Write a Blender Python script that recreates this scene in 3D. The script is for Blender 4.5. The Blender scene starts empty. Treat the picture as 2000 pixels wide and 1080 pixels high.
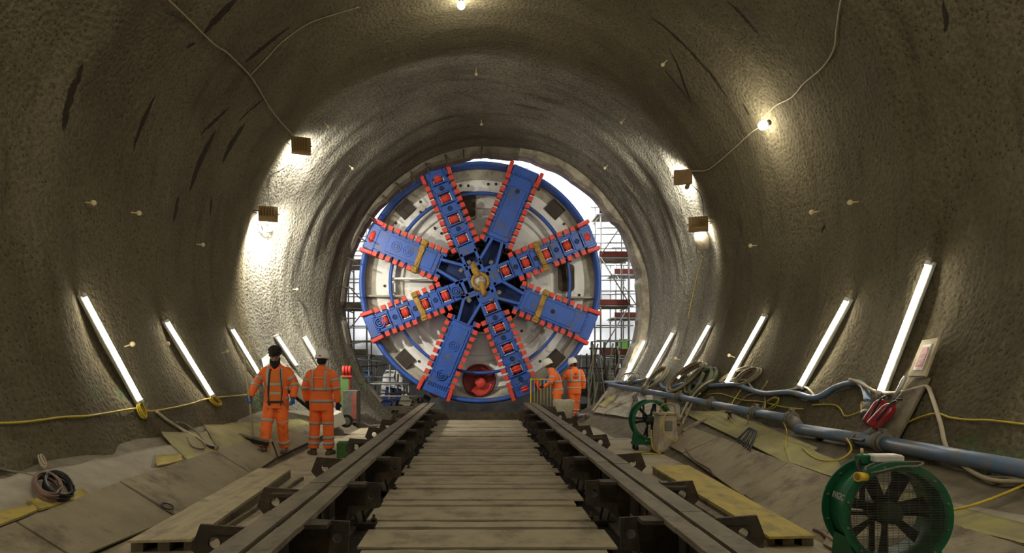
import bpy, math, random
from mathutils import Vector, Matrix, noise
C = bpy.context.scene.collection
SC = bpy.context.scene
random.seed(7)
PI = math.pi
# ---------------------------------------------------------------- camera, world, exposure
F = 1300.0            # focal length in pixels of the 2000 px frame
HX, HY, EYE = 932.0, 712.0, 1.6
cd = bpy.data.cameras.new('camera'); cam = bpy.data.objects.new('camera', cd); C.objects.link(cam)
cam.location = (0, 0, EYE); cam.rotation_euler = (PI/2, 0, 0)
cd.sensor_width = 36; cd.lens = 36*F/2000; cd.shift_x = (1000-HX)/2000; cd.shift_y = (HY-540)/2000
cd.clip_start = 0.05; cd.clip_end = 200
SC.camera = cam
w = bpy.data.worlds.new('world'); SC.world = w; w.use_nodes = True
w.node_tree.nodes['Background'].inputs[0].default_value = (0.92, 0.96, 1, 1)
w.node_tree.nodes['Background'].inputs[1].default_value = 1.0
SC.view_settings.view_transform = 'Standard'; SC.view_settings.look = 'None'
SC.view_settings.exposure = 0.3; SC.view_settings.gamma = 1.0
SC.cycles.max_bounces = 5; SC.cycles.diffuse_bounces = 4; SC.cycles.glossy_bounces = 2
SC.cycles.sample_clamp_indirect = 4.0; SC.cycles.caustics_reflective = False; SC.cycles.caustics_refractive = False
TUBE_W = 36.0         # emission of the wall tubes
def area_light(name, loc, rot, sx, sy, power, col):
    l = bpy.data.lights.new(name, 'AREA'); l.shape = 'RECTANGLE'; l.size = sx; l.size_y = sy; l.energy = power; l.color = col
    o = bpy.data.objects.new(name, l); o.location = loc; o.rotation_euler = rot; C.objects.link(o); return o
def point_light(name, loc, power, col, r=0.06):
    l = bpy.data.lights.new(name, 'POINT'); l.energy = power; l.color = col; l.shadow_soft_size = r
    o = bpy.data.objects.new(name, l); o.location = loc; C.objects.link(o); return o
def spot_light(name, loc, target, power, col, ang=100, blend=0.6, r=0.12):
    l = bpy.data.lights.new(name, 'SPOT'); l.energy = power; l.color = col; l.spot_size = math.radians(ang); l.spot_blend = blend; l.shadow_soft_size = r
    o = bpy.data.objects.new(name, l); o.location = loc; C.objects.link(o)
    o.rotation_euler = (Vector(target)-Vector(loc)).to_track_quat('-Z', 'Y').to_euler(); return o
# daylight falling down the open shaft beyond the tunnel
area_light('shaft_daylight', (1.0, 25.5, 13.5), (0, 0, 0), 10, 8, 2600, (0.95, 0.98, 1))
area_light('shaft_daylight_front', (1.0, 22.5, 12.5), (math.radians(35), 0, 0), 9, 3, 500, (0.95, 0.98, 1))

# ---------------------------------------------------------------- mesh helpers
def ray(px, py): return Vector(((px-HX)/F, 1.0, (HY-py)/F))
EYEV = Vector((0, 0, EYE))
def at(px, py, Y): return EYEV + ray(px, py)*Y
def atz(px, py, z): r = ray(px, py); return EYEV + r*((z-EYE)/r.z)
class MB:
    def __init__(s): s.v = []; s.f = []; s.sm = []
    def add(s, vs, fs, smooth=False):
        n = len(s.v); s.v += [tuple(v) for v in vs]; s.f += [tuple(i+n for i in f) for f in fs]; s.sm += [smooth]*len(fs); return s
    def box(s, c, size, rot=None, bevel=0):
        c = Vector(c); hx, hy, hz = size[0]/2, size[1]/2, size[2]/2
        R = rot if rot is not None else Matrix.Identity(3)
        if bevel <= 0:
            vs = [c + R @ Vector((x*hx, y*hy, z*hz)) for x in (-1, 1) for y in (-1, 1) for z in (-1, 1)]
            return s.add(vs, [(0,1,3,2),(4,6,7,5),(0,4,5,1),(2,3,7,6),(0,2,6,4),(1,5,7,3)])
        b = bevel; vs = []
        for z, k in ((-hz, b), (-hz+b, 0), (hz-b, 0), (hz, b)):
            for (x, y) in ((-hx+k, -hy+b+k), (-hx+b+k, -hy+k), (hx-b-k, -hy+k), (hx-k, -hy+b+k), (hx-k, hy-b-k), (hx-b-k, hy-k), (-hx+b+k, hy-k), (-hx+k, hy-b-k)):
                vs.append(c + R @ Vector((x, y, z)))
        fs = [tuple(range(7, -1, -1)), tuple(range(24, 32))]
        for r in range(3):
            for i in range(8): fs.append((r*8+i, r*8+(i+1) % 8, (r+1)*8+(i+1) % 8, (r+1)*8+i))
        return s.add(vs, fs)
    def cyl(s, p0, p1, r0, r1=None, n=12, caps=True):
        r1 = r0 if r1 is None else r1
        return s.tube([p0, p1], [r0, r1], n, caps)
    def tube(s, pts, r, n=8, caps=True, flat=None):
        pts = [Vector(p) for p in pts]; m = len(pts)
        rs = r if isinstance(r, (list, tuple)) else [r]*m
        t0 = (pts[1]-pts[0]).normalized(); up = Vector((0, 0, 1)) if abs(t0.z) < .9 else Vector((0, 1, 0))
        u = t0.cross(up).normalized(); vs = []
        for i in range(m):
            t = (pts[min(i+1, m-1)]-pts[max(i-1, 0)]); t = t.normalized() if t.length > 1e-9 else t0
            u = (u - t*u.dot(t)); u = u.normalized() if u.length > 1e-6 else t.orthogonal().normalized()
            v = t.cross(u)
            ra, rb = rs[i] if isinstance(rs[i], (list, tuple)) else (rs[i], rs[i])
            for k in range(n):
                a = 2*PI*k/n; vs.append(pts[i] + u*(math.cos(a)*ra) + v*(math.sin(a)*rb))
        fs = [(i*n+k, i*n+(k+1) % n, (i+1)*n+(k+1) % n, (i+1)*n+k) for i in range(m-1) for k in range(n)]
        s.add(vs, fs, True)
        if caps:
            b = len(s.v)-len(vs); s.f += [tuple(b+k for k in range(n-1, -1, -1)), tuple(b+(m-1)*n+k for k in range(n))]; s.sm += [False]*2
        return s
    def lathe(s, prof, o, ax, n=32, a0=0, a1=2*PI, smooth=True, close=False, uref=None):
        o = Vector(o); ax = Vector(ax).normalized()
        u = (Vector(uref) if uref is not None else ax.orthogonal()).normalized(); v = ax.cross(u)
        full = abs(a1-a0-2*PI) < 1e-6; m = n if full else n+1; vs = []
        for (r, h) in prof:
            for k in range(m):
                a = a0+(a1-a0)*k/n; vs.append(o + ax*h + (u*math.cos(a)+v*math.sin(a))*r)
        P = len(prof); fs = []
        for i in range(P if close else P-1):
            j = (i+1) % P
            for k in range(n):
                k2 = (k+1) % m; fs.append((i*m+k, i*m+k2, j*m+k2, j*m+k))
        s.add(vs, fs, smooth)
        if close and not full:
            b = len(s.v)-len(vs); s.f += [tuple(b+i*m for i in range(P)), tuple(b+i*m+m-1 for i in range(P-1, -1, -1))]; s.sm += [False]*2
        return s
    def prism(s, poly, ext):
        poly = [Vector(p) for p in poly]; e = Vector(ext); n = len(poly)
        return s.add(poly+[p+e for p in poly], [tuple(range(n-1, -1, -1)), tuple(range(n, 2*n))]+[(i, (i+1) % n, n+(i+1) % n, n+i) for i in range(n)])
    def ball(s, c, r, n=12, m=8, R=None):
        c = Vector(c); r = r if isinstance(r, (list, tuple)) else (r, r, r); R = R or Matrix.Identity(3)
        vs = [c + R @ Vector((0, 0, -r[2]))]
        for i in range(1, m):
            p = PI*i/m
            for k in range(n):
                a = 2*PI*k/n; vs.append(c + R @ Vector((r[0]*math.sin(p)*math.cos(a), r[1]*math.sin(p)*math.sin(a), -r[2]*math.cos(p))))
        vs.append(c + R @ Vector((0, 0, r[2]))); L = len(vs)-1
        fs = [(0, 1+(k+1) % n, 1+k) for k in range(n)]
        fs += [(1+i*n+k, 1+i*n+(k+1) % n, 1+(i+1)*n+(k+1) % n, 1+(i+1)*n+k) for i in range(m-2) for k in range(n)]
        fs += [(L, 1+(m-2)*n+k, 1+(m-2)*n+(k+1) % n) for k in range(n)]
        return s.add(vs, fs, True)
    def build(s, name, mat, parent=None, world=True):
        off = Vector((0, 0, 0))
        if parent is not None and world:
            p = parent
            while p is not None: off += p.location; p = p.parent
        me = bpy.data.meshes.new(name); me.from_pydata([(a-off.x, b-off.y, c-off.z) for a, b, c in s.v], [], s.f)
        me.polygons.foreach_set('use_smooth', s.sm); me.update()
        o = bpy.data.objects.new(name, me); C.objects.link(o)
        if mat is not None: me.materials.append(mat)
        if parent is not None: o.parent = parent
        return o
def thing(name, label, cat, loc=(0, 0, 0), group=None, rotz=0):
    o = bpy.data.objects.new(name, None); C.objects.link(o); o.location = loc; o.rotation_euler = (0, 0, rotz); o.empty_display_size = .1
    return tag(o, label, cat, group)
def tag(o, label, cat, group=None):
    o['label'] = label; o['category'] = cat
    if group: o['group'] = group
    return o
def struct(o): o['kind'] = 'structure'; return o
def copy_tree(o, parent=None, loc=None):
    c = o.copy(); C.objects.link(c)
    if parent is not None: c.parent = parent
    if loc is not None: c.location = loc
    for ch in list(o.children): copy_tree(ch, c)
    return c
def smooth_path(pts, k=5):
    pts = [Vector(p) for p in pts]; out = []
    for i in range(len(pts)-1):
        p0 = pts[max(i-1, 0)]; p1 = pts[i]; p2 = pts[i+1]; p3 = pts[min(i+2, len(pts)-1)]
        for j in range(k):
            t = j/k; out.append(0.5*((2*p1)+(p2-p0)*t+(2*p0-5*p1+4*p2-p3)*t*t+(3*p1-p0-3*p2+p3)*t**3))
    return out+[pts[-1]]

# ---------------------------------------------------------------- materials
def mat(name, col, rough=.7, metal=0, var=.0, vscale=6, col2=None, bump=0, bscale=40, emit=None, es=0, spec=.3, stretch=(1,1,1), dirt=None, dirt_amt=.0, dirt_scale=3):
    m = bpy.data.materials.new(name); m.use_nodes = True; nt = m.node_tree; N = nt.nodes; L = nt.links
    b = N['Principled BSDF']; b.inputs['Base Color'].default_value = (*col, 1); b.inputs['Roughness'].default_value = rough
    b.inputs['Metallic'].default_value = metal; b.inputs['Specular IOR Level'].default_value = spec
    if emit: b.inputs['Emission Color'].default_value = (*emit, 1); b.inputs['Emission Strength'].default_value = es
    if var or col2 or bump or dirt:
        tc = N.new('ShaderNodeTexCoord'); mp = N.new('ShaderNodeMapping'); mp.inputs['Scale'].default_value = stretch
        L.new(tc.outputs['Object'], mp.inputs[0]); V = mp.outputs[0]
        out = None
        if var or col2:
            c2 = col2 or tuple(c*(1-var) for c in col)
            n = N.new('ShaderNodeTexNoise'); n.inputs['Scale'].default_value = vscale; n.inputs['Detail'].default_value = 6; n.inputs['Roughness'].default_value = .65; L.new(V, n.inputs['Vector'])
            r = N.new('ShaderNodeMapRange'); r.inputs[1].default_value = .35; r.inputs[2].default_value = .65; L.new(n.outputs[0], r.inputs[0])
            mx = N.new('ShaderNodeMix'); mx.data_type = 'RGBA'; mx.inputs[6].default_value = (*col, 1); mx.inputs[7].default_value = (*c2, 1)
            L.new(r.outputs[0], mx.inputs[0]); out = mx.outputs[2]
        if dirt:
            n = N.new('ShaderNodeTexNoise'); n.inputs['Scale'].default_value = dirt_scale; n.inputs['Detail'].default_value = 8; n.inputs['Roughness'].default_value = .7; L.new(tc.outputs['Object'], n.inputs['Vector'])
            r = N.new('ShaderNodeMapRange'); r.inputs[1].default_value = .62-.3*dirt_amt; r.inputs[2].default_value = .75-.2*dirt_amt; L.new(n.outputs[0], r.inputs[0])
            mx = N.new('ShaderNodeMix'); mx.data_type = 'RGBA'; mx.inputs[7].default_value = (*dirt, 1)
            if out: L.new(out, mx.inputs[6])
            else: mx.inputs[6].default_value = (*col, 1)
            L.new(r.outputs[0], mx.inputs[0]); out = mx.outputs[2]
        if out: L.new(out, b.inputs['Base Color'])
        if bump:
            n = N.new('ShaderNodeTexNoise'); n.inputs['Scale'].default_value = bscale; n.inputs['Detail'].default_value = 3; L.new(V, n.inputs['Vector'])
            bp = N.new('ShaderNodeBump'); bp.inputs['Strength'].default_value = bump; bp.inputs['Distance'].default_value = .02; L.new(n.outputs[0], bp.inputs['Height']); L.new(bp.outputs[0], b.inputs['Normal'])
    return m
M = {}
M['blue'] = mat('blue_paint', (.032, .10, .42), .42, var=.3, vscale=3, spec=.4, dirt=(.10, .10, .11), dirt_amt=.3)
M['blue_dark'] = mat('dark_blue_paint', (.015, .035, .13), .6, var=.4, vscale=3)
M['red'] = mat('red_paint', (.66, .065, .042), .45, var=.2, vscale=8, dirt=(.32, .16, .1), dirt_amt=.15)
M['red_dark'] = mat('dark_red_paint', (.22, .03, .025), .6, var=.4)
M['white_steel'] = mat('dirty_white_paint', (.88, .86, .80), .55, var=.08, vscale=2, dirt=(.42, .38, .30), dirt_amt=.30, dirt_scale=1.1)
M['beige_steel'] = mat('beige_primer', (.46, .42, .33), .65, var=.35, vscale=2, dirt=(.2, .18, .14), dirt_amt=.3)
M['black_pit'] = mat('dark_machine_cavity', (.025, .022, .018), .8, col2=(.09, .065, .035), vscale=5)
M['gold'] = mat('ochre_primer', (.42, .24, .045), .5, var=.4, vscale=6, dirt=(.16, .1, .04), dirt_amt=.35)
M['steel'] = mat('worn_steel', (.34, .32, .28), .45, .6, var=.4, vscale=10)
M['galv'] = mat('galvanised_tube', (.36, .36, .35), .45, .5, var=.25, vscale=6)
M['rust'] = mat('dark_rusty_steel', (.075, .06, .042), .65, .2, var=.4, vscale=9, dirt=(.14, .09, .05), dirt_amt=.25, bump=.2)
M['beam'] = mat('dusty_beam_steel', (.24, .205, .14), .62, .15, var=.4, vscale=5, stretch=(1, .4, 1), dirt=(.09, .072, .05), dirt_amt=.3, dirt_scale=4, bump=.15)
M['wood'] = mat('dusty_plywood', (.47, .405, .275), .8, col2=(.35, .30, .205), vscale=2.2, bump=.25, bscale=60, dirt=(.25, .205, .135), dirt_amt=.32, dirt_scale=2.2)
M['wood_dark'] = mat('dark_timber', (.23, .195, .13), .8, col2=(.14, .115, .075), vscale=3, bump=.3, bscale=40, dirt=(.08, .066, .044), dirt_amt=.3)
M['wood_grain'] = mat('pale_timber', (.50, .42, .25), .75, col2=(.33, .27, .16), vscale=2, stretch=(5, .6, 1), bump=.2, bscale=30, dirt=(.24, .2, .13), dirt_amt=.3)
M['ply_yellow'] = mat('yellow_board', (.55, .42, .09), .75, col2=(.38, .30, .09), vscale=3, stretch=(2, .7, 1), dirt=(.24, .2, .1), dirt_amt=.35, bump=.15)
M['fab_yellow'] = mat('yellow_green_sheet', (.40, .36, .13), .85, col2=(.30, .27, .13), vscale=2.5, bump=.5, bscale=5, dirt=(.26, .23, .15), dirt_amt=.45)
M['fab_grey'] = mat('dusty_geotextile', (.40, .36, .28), .9, col2=(.29, .26, .195), vscale=3, bump=.6, bscale=5)
M['mud'] = mat('compacted_mud', (.17, .13, .085), .9, col2=(.09, .068, .045), vscale=3, bump=.8, bscale=12)
M['slab'] = mat('dirty_concrete', (.20, .17, .115), .85, col2=(.12, .10, .068), vscale=4, bump=.3)
M['slab_dark'] = mat('wet_dark_concrete', (.08, .075, .065), .7, col2=(.035, .033, .03), vscale=2, bump=.3)
M['track_bed'] = mat('dark_track_bed', (.035, .03, .022), .8, var=.4)
M['wood_slope'] = mat('trodden_plywood', (.37, .315, .21), .85, col2=(.26, .22, .145), vscale=1.6, bump=.25, bscale=60, dirt=(.14, .115, .078), dirt_amt=.35, dirt_scale=1.8)
M['pipe'] = mat('blue_plastic_pipe', (.13, .21, .34), .42, col2=(.10, .15, .24), vscale=4, dirt=(.25, .22, .17), dirt_amt=.5, dirt_scale=4)
M['clamp'] = mat('dusty_clamp', (.20, .185, .15), .7, var=.4, vscale=12)
M['hose_cream'] = mat('cream_hose', (.46, .39, .26), .6, var=.2)
M['hose_brown'] = mat('brown_hose', (.36, .29, .17), .65, var=.3)
M['hose_green'] = mat('grey_green_hose', (.15, .17, .10), .65, var=.3)
M['cable_yellow'] = mat('yellow_cable', (.58, .44, .035), .5, var=.2)
M['cable_grey'] = mat('grey_cable', (.20, .18, .13), .6, var=.2)
M['cable_black'] = mat('black_cable', (.03, .028, .03), .5, var=.3)
M['cable_pink'] = mat('faded_red_cable', (.24, .15, .12), .6, var=.3)
M['green'] = mat('green_paint', (.012, .13, .052), .4, var=.3, vscale=5, dirt=(.07, .12, .07), dirt_amt=.25)
M['black'] = mat('black_plastic', (.015, .015, .016), .5)
M['white_pl'] = mat('white_plastic', (.66, .64, .56), .5, var=.12, dirt=(.36, .3, .2), dirt_amt=.3)
M['tin'] = mat('zinc_sheet', (.5, .5, .46), .4, .3, var=.2)
M['sheet_white'] = mat('white_sheeting', (.83, .83, .84), .6, var=.06, vscale=1, bump=.9, bscale=1.6)
M['peg'] = mat('cream_peg', (.62, .5, .28), .5)
M['orange'] = mat('hi_vis_orange', (1.0, .19, .04), .7, var=.08, vscale=7, bump=.5, bscale=9)
M['orange_dirty'] = mat('muddy_hi_vis_orange', (.98, .19, .04), .75, var=.12, vscale=7, dirt=(.30, .09, .03), dirt_amt=.3, dirt_scale=7, bump=.5, bscale=9)
M['orange_shirt'] = mat('orange_shirt_cloth', (.78, .19, .03), .8, var=.15, bump=.4, bscale=9)
M['reflect'] = mat('grey_reflective_tape', (.42, .41, .36), .5, var=.15)
M['skin'] = mat('skin', (.30, .17, .11), .55)
M['hair'] = mat('black_hair', (.02, .016, .014), .8, bump=.6, bscale=60)
M['helmet'] = mat('white_helmet', (.78, .76, .68), .3, var=.06)
M['glove_blue'] = mat('blue_glove', (.02, .11, .38), .55)
M['glove_black'] = mat('black_glove', (.018, .018, .02), .6)
M['boot'] = mat('muddy_boot', (.06, .05, .04), .7, col2=(.13, .11, .08), vscale=14)
M['navy'] = mat('dark_lining', (.03, .035, .04), .7)
M['sack'] = mat('hessian_sack', (.42, .37, .26), .9, var=.25, vscale=8, bump=.5, bscale=20)
M['tube'] = mat('glowing_tube', (1, 1, 1), .4, emit=(1, .93, .77), es=TUBE_W)
M['bulb'] = mat('glowing_bulb', (1, 1, 1), .4, emit=(1, .95, .8), es=60)
M['flood_glass'] = mat('lit_flood_glass', (1, 1, 1), .4, emit=(1, .95, .84), es=30)
M['copper'] = mat('ochre_flood_housing', (.22, .135, .045), .5, .2, var=.2)
M['brass'] = mat('brass_plug', (.75, .52, .05), .4)

# ---------------------------------------------------------------- the tunnel lining
def sst(a, b, x): t = max(0, min(1, (x-a)/(b-a))); return t*t*(3-2*t)
def lcx(Y): return .08+.42*max(0, min(1, (Y-15)/4.4))
def lcz(Y): return 3.5
def lR(Y, th=0.0):
    R = 5.3 if Y < 15 else 5.3-.83*min(1, (Y-15)/4.4)**.9
    R -= .16*math.cos(th)**2*(math.cos(th) > 0)*(1-max(0, min(1, (Y-15)/4.4)))
    R += .10*noise.noise(Vector((math.sin(th)*2.2, Y*.55, math.cos(th)*2.2)))+.045*noise.noise(Vector((th*1.6, Y*1.9, 3)))
    if Y > 14.9: R += .05*noise.noise(Vector((th*2.0, Y*4.2, 9)))+.02*noise.noise(Vector((th*5, Y*7, 2)))
    if abs(th) > .5: R += -.10*math.exp(-((Y-(8.1+.5*math.cos(th)))/.35)**2)
    return R
def bench_a(Y): return 3.25-.55*max(0, min(1, (Y-15)/4.4))
def bench_z(x, Y):
    a = bench_a(Y); d = abs(x-.05)-a
    if d <= 0: return 0.0
    if d < .58: return d*.62
    return .36+(d-.58)*.45
def inside(p):
    Y = p.y; dx = p.x-lcx(Y); dz = p.z-lcz(Y)
    return math.hypot(dx, dz) < lR(Y, math.atan2(dx, dz)) and p.z > bench_z(p.x, Y)
def hit(px, py, off=0.0):
    """the point of the lining, bench or floor seen at that place of the frame, lifted off the surface by off"""
    r = ray(px, py); a, b = 1.0, None; Y = 1.5
    while Y < 19.4:
        if not inside(EYEV+r*Y): b = Y; break
        a = Y; Y += .08
    if b is None: return EYEV+r*19.3
    for _ in range(16):
        m = (a+b)/2
        if inside(EYEV+r*m): a = m
        else: b = m
    p = EYEV+r*a
    return p+nrm(p)*off
def nrm(p):
    if p.z <= bench_z(p.x, p.y)+.03:
        d = abs(p.x-.05)-bench_a(p.y)
        if d <= 0: return Vector((0, 0, 1))
        s = -1 if p.x > 0 else 1
        k = .62 if d < .58 else .45
        return Vector((s*k, 0, 1)).normalized()
    return Vector((lcx(p.y)-p.x, 0, lcz(p.y)-p.z)).normalized()
def lining_mat():
    m = bpy.data.materials.new('sprayed_concrete'); m.use_nodes = True; nt = m.node_tree; N = nt.nodes; L = nt.links
    b = N['Principled BSDF']; b.inputs['Roughness'].default_value = .9; b.inputs['Specular IOR Level'].default_value = .05
    tc = N.new('ShaderNodeTexCoord'); uv = N.new('ShaderNodeUVMap'); uv.uv_map = 'UVMap'
    def math_(op, a, bb=None, c=None):
        n = N.new('ShaderNodeMath'); n.operation = op
        for i, x in enumerate((a, bb, c)):
            if x is None: continue
            if isinstance(x, (int, float)): n.inputs[i].default_value = x
            else: L.new(x, n.inputs[i])
        return n.outputs[0]
    def nz(vec, sc, det=5, rough=.6):
        n = N.new('ShaderNodeTexNoise'); n.inputs['Scale'].default_value = sc; n.inputs['Detail'].default_value = det; n.inputs['Roughness'].default_value = rough; L.new(vec, n.inputs['Vector']); return n.outputs[0]
    def mp(vec, s):
        n = N.new('ShaderNodeMapping'); n.inputs['Scale'].default_value = s; L.new(vec, n.inputs[0]); return n.outputs[0]
    def rng(x, a, bb, c=0, d=1):
        n = N.new('ShaderNodeMapRange'); n.interpolation_type = 'SMOOTHSTEP'
        for i, q in enumerate((a, bb, c, d)): n.inputs[i+1].default_value = q
        L.new(x, n.inputs[0]); return n.outputs[0]
    def mix(f, a, bb):
        n = N.new('ShaderNodeMix'); n.data_type = 'RGBA'
        for i, x in ((6, a), (7, bb)):
            if isinstance(x, tuple): n.inputs[i].default_value = (*x, 1)
            else: L.new(x, n.inputs[i])
        L.new(f, n.inputs[0]); return n.outputs[2]
    sep = N.new('ShaderNodeSeparateXYZ'); L.new(tc.outputs['Object'], sep.inputs[0])
    Yc = sep.outputs[1]; ob = tc.outputs['Object']
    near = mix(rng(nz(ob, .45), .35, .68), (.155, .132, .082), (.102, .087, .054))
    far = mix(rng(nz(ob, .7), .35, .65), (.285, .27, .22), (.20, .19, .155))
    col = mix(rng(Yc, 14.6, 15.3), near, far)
    portal_shade = math_('MULTIPLY', rng(math_('ADD', Yc, math_('MULTIPLY', nz(ob, .8), 1.5)), 17.9, 19.6), rng(sep.outputs[0], 3.2, .5)); col = mix(math_('MULTIPLY', portal_shade, .8), col, (.05, .043, .03))  # shade near the portal, left and top, put into the lining colour
    # run marks along the curve of the vault
    st = nz(mp(uv.outputs[0], (.35, 2.2, 1)), 1.2, 6, .6)
    col = mix(math_('MULTIPLY', rng(st, .54, .72), .55), col, (.060, .051, .034))
    st2 = nz(mp(uv.outputs[0], (.5, 1.8, 1)), 2.1, 5)
    col = mix(math_('MULTIPLY', rng(st2, .6, .75), .35), col, (.26, .235, .175))
    # fine grain and pits
    gr = nz(ob, 21, 4, .65); col = mix(math_('MULTIPLY', rng(gr, .42, .62), .45), col, (.062, .053, .034))
    vo = N.new('ShaderNodeTexVoronoi'); vo.inputs['Scale'].default_value = 15; L.new(ob, vo.inputs['Vector'])
    pitz = math_('MULTIPLY', rng(vo.outputs[0], .30, .12), rng(nz(ob, 2.0, 2), .35, .55)); col = mix(math_('MULTIPLY', pitz, .75), col, (.035, .03, .02))
    # paint blotches low on the walls
    zc = sep.outputs[2]
    low = rng(zc, 1.9, .9)
    gb = math_('MULTIPLY', math_('MULTIPLY', rng(nz(ob, .9, 3), .60, .68), low), .35); col = mix(gb, col, (.07, .16, .06))
    rb = math_('MULTIPLY', math_('MULTIPLY', rng(nz(mp(ob, (1, .7, 1.3)), 1.3, 3), .66, .73), low), .5); col = mix(rb, col, (.20, .06, .05))
    # individual wet runs: (theta_deg, Y, half length deg, half width m)
    wet = None
    dist = nz(ob, 5, 3); du = math_('MULTIPLY', math_('SUBTRACT', dist, .5), .13)
    s2 = N.new('ShaderNodeSeparateXYZ'); L.new(uv.outputs[0], s2.inputs[0])
    for (u0, v0, a, bw, sl) in WET:
        x = math_('DIVIDE', math_('SUBTRACT', s2.outputs[0], u0), a)
        y = math_('DIVIDE', math_('ADD', math_('SUBTRACT', math_('SUBTRACT', s2.outputs[1], v0), math_('MULTIPLY', math_('SUBTRACT', s2.outputs[0], u0), sl)), du), bw)
        d = math_('ADD', math_('MULTIPLY', x, x), math_('MULTIPLY', y, y))
        k = rng(d, 1.0, .7)
        wet = k if wet is None else math_('MAXIMUM', wet, k)
    col = mix(math_('MULTIPLY', wet, .93), col, (.028, .022, .014))
    L.new(col, b.inputs['Base Color'])
    ro = N.new('ShaderNodeMath'); ro.operation = 'MULTIPLY_ADD'; L.new(wet, ro.inputs[0]); ro.inputs[1].default_value = -.3; ro.inputs[2].default_value = .9; L.new(ro.outputs[0], b.inputs['Roughness'])
    big = nz(mp(uv.outputs[0], (.25, 1.6, 1)), 1.5, 3)
    h = math_('ADD', math_('MULTIPLY', gr, .9), math_('MULTIPLY', vo.outputs[0], .75))
    h = math_('ADD', h, math_('MULTIPLY', big, 1.8))
    bp = N.new('ShaderNodeBump'); bp.inputs['Strength'].default_value = .7; bp.inputs['Distance'].default_value = .04; L.new(h, bp.inputs['Height']); L.new(bp.outputs[0], b.inputs['Normal'])
    return m
def uvof(px, py):
    p = hit(px, py); return math.degrees(math.atan2(p.x-lcx(p.y), p.z-lcz(p.y)))/10, p.y
WET = []
for (x0, y0, x1, y1, bw) in ((158, 130, 125, 248, .09), (460, 0, 400, 62, .12), (380, 85, 367, 92, .05), (563, 56, 482, 120, .07), (418, 262, 372, 368, .13), (445, 212, 395, 260, .05), (512, 195, 468, 235, .04), (475, 245, 436, 315, .12), (302, 190, 262, 288, .07), (348, 388, 340, 430, .09),
        (413, 390, 411, 418, .04), (1275, 35, 1420, 190, .05), (1310, 100, 1350, 200, .05), (1425, 5, 1480, 65, .04), (1300, 140, 1345, 195, .04), (1845, 5, 1848, 55, .05), (1692, 145, 1697, 165, .05), (1610, 443, 1606, 450, .06), (1452, 205, 1462, 222, .04)):
    u0, v0 = uvof(x0, y0); u1, v1 = uvof(x1, y1)
    WET.append(((u0+u1)/2, (v0+v1)/2, abs(u1-u0)/2*1.15+.03, bw*.62+.01, max(-1, min(1, (v1-v0)/(u1-u0+1e-5)))))
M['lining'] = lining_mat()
def lining(name, t0, t1, nt_, Y0=-14.0, Y1=19.4):
    Ys = []; y = Y0
    while y < Y1: Ys.append(y); y += .12 if y > 3 else .6
    Ys.append(Y1); Ys = sorted(set(round(q, 4) for q in Ys+[15.0])); vs = []; uvs = []
    for Y in Ys:
        for k in range(nt_+1):
            th = math.radians(t0+(t1-t0)*k/nt_)
            R = lR(Y, th)
            vs.append((lcx(Y)+math.sin(th)*R, Y, lcz(Y)+math.cos(th)*R)); uvs.append((math.degrees(th)/10, Y))
    m = nt_+1; fs = [(i*m+k, (i+1)*m+k, (i+1)*m+k+1, i*m+k+1) for i in range(len(Ys)-1) for k in range(nt_)]
    o = MB().add(vs, fs, True).build(name, M['lining']); me = o.data
    ul = me.uv_layers.new(name='UVMap')
    for lp in me.loops: ul.data[lp.index].uv = uvs[lp.vertex_index]
    return struct(o)
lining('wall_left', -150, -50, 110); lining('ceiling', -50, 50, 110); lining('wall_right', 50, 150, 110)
# rear bulkhead far behind the camera closes the tunnel
struct(MB().lathe([(0, 0), (5.6, 0)], (.08, -14, 3.5), (0, 1, 0), 48).build('wall_back', M['slab']))
# portal collar: broken ring of segments where the lining meets the shaft
vs = []; NS = 150
for i in range(NS+1):
    a = math.radians(-132+264*i/NS); j = noise.noise(Vector((a*6, 0, 4)))*.07+.05*(noise.cell(Vector((a*7, 1, 1)))-.5)
    for (r, y) in ((4.62, 19.30), (4.42+j, 19.34), (4.35+j, 19.48), (4.34+j*.5, 19.9), (4.75, 19.95)):
        vs.append((.42+math.sin(a)*r, y+.03*noise.noise(Vector((a*12, r, 1))), 3.42+math.cos(a)*r))
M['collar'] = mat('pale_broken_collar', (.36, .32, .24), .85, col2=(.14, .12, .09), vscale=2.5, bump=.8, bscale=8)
M['collar_dark'] = mat('shaded_dark_collar', (.075, .066, .05), .85, col2=(.16, .14, .105), vscale=2.0, bump=.8, bscale=8)  # left and top of the ring: its shade is put into the colour
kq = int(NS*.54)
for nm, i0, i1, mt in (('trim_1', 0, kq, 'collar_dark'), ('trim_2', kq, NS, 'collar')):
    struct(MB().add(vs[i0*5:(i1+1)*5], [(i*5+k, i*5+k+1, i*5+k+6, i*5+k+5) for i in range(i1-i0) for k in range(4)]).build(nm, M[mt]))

# ---------------------------------------------------------------- floor and benching
mb = MB(); Ys = [-14+.5*i for i in range(66)]+[19.0, 19.4, 19.9]
xs = [-6.2, -5.2, -4.4]
def prof(Y):
    a = bench_a(Y); out = []
    for s in (-1, 1):
        for d in ((1.9, .58, 0) if s < 0 else (0, .58, 1.9)):
            x = .05+s*(a+d); out.append((x, Y, bench_z(x, Y)-.012))
    out.insert(3, (-2.02, Y, -.012)); out.insert(4, (-2.0, Y, -.10)); out.insert(5, (2.12, Y, -.10)); out.insert(6, (2.14, Y, -.012))
    return out
vs = [p for Y in Ys for p in prof(Y)]; m = 10
mb.add(vs, [(i*m+k, i*m+k+1, (i+1)*m+k+1, (i+1)*m+k) for i in range(len(Ys)-1) for k in range(m-1)])
struct(mb.build('floor', M['slab']))
struct(MB().box((.05, 8, -.09), (3.9, 22.6, .012)).build('floor_track_bed', M['track_bed']))
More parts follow.
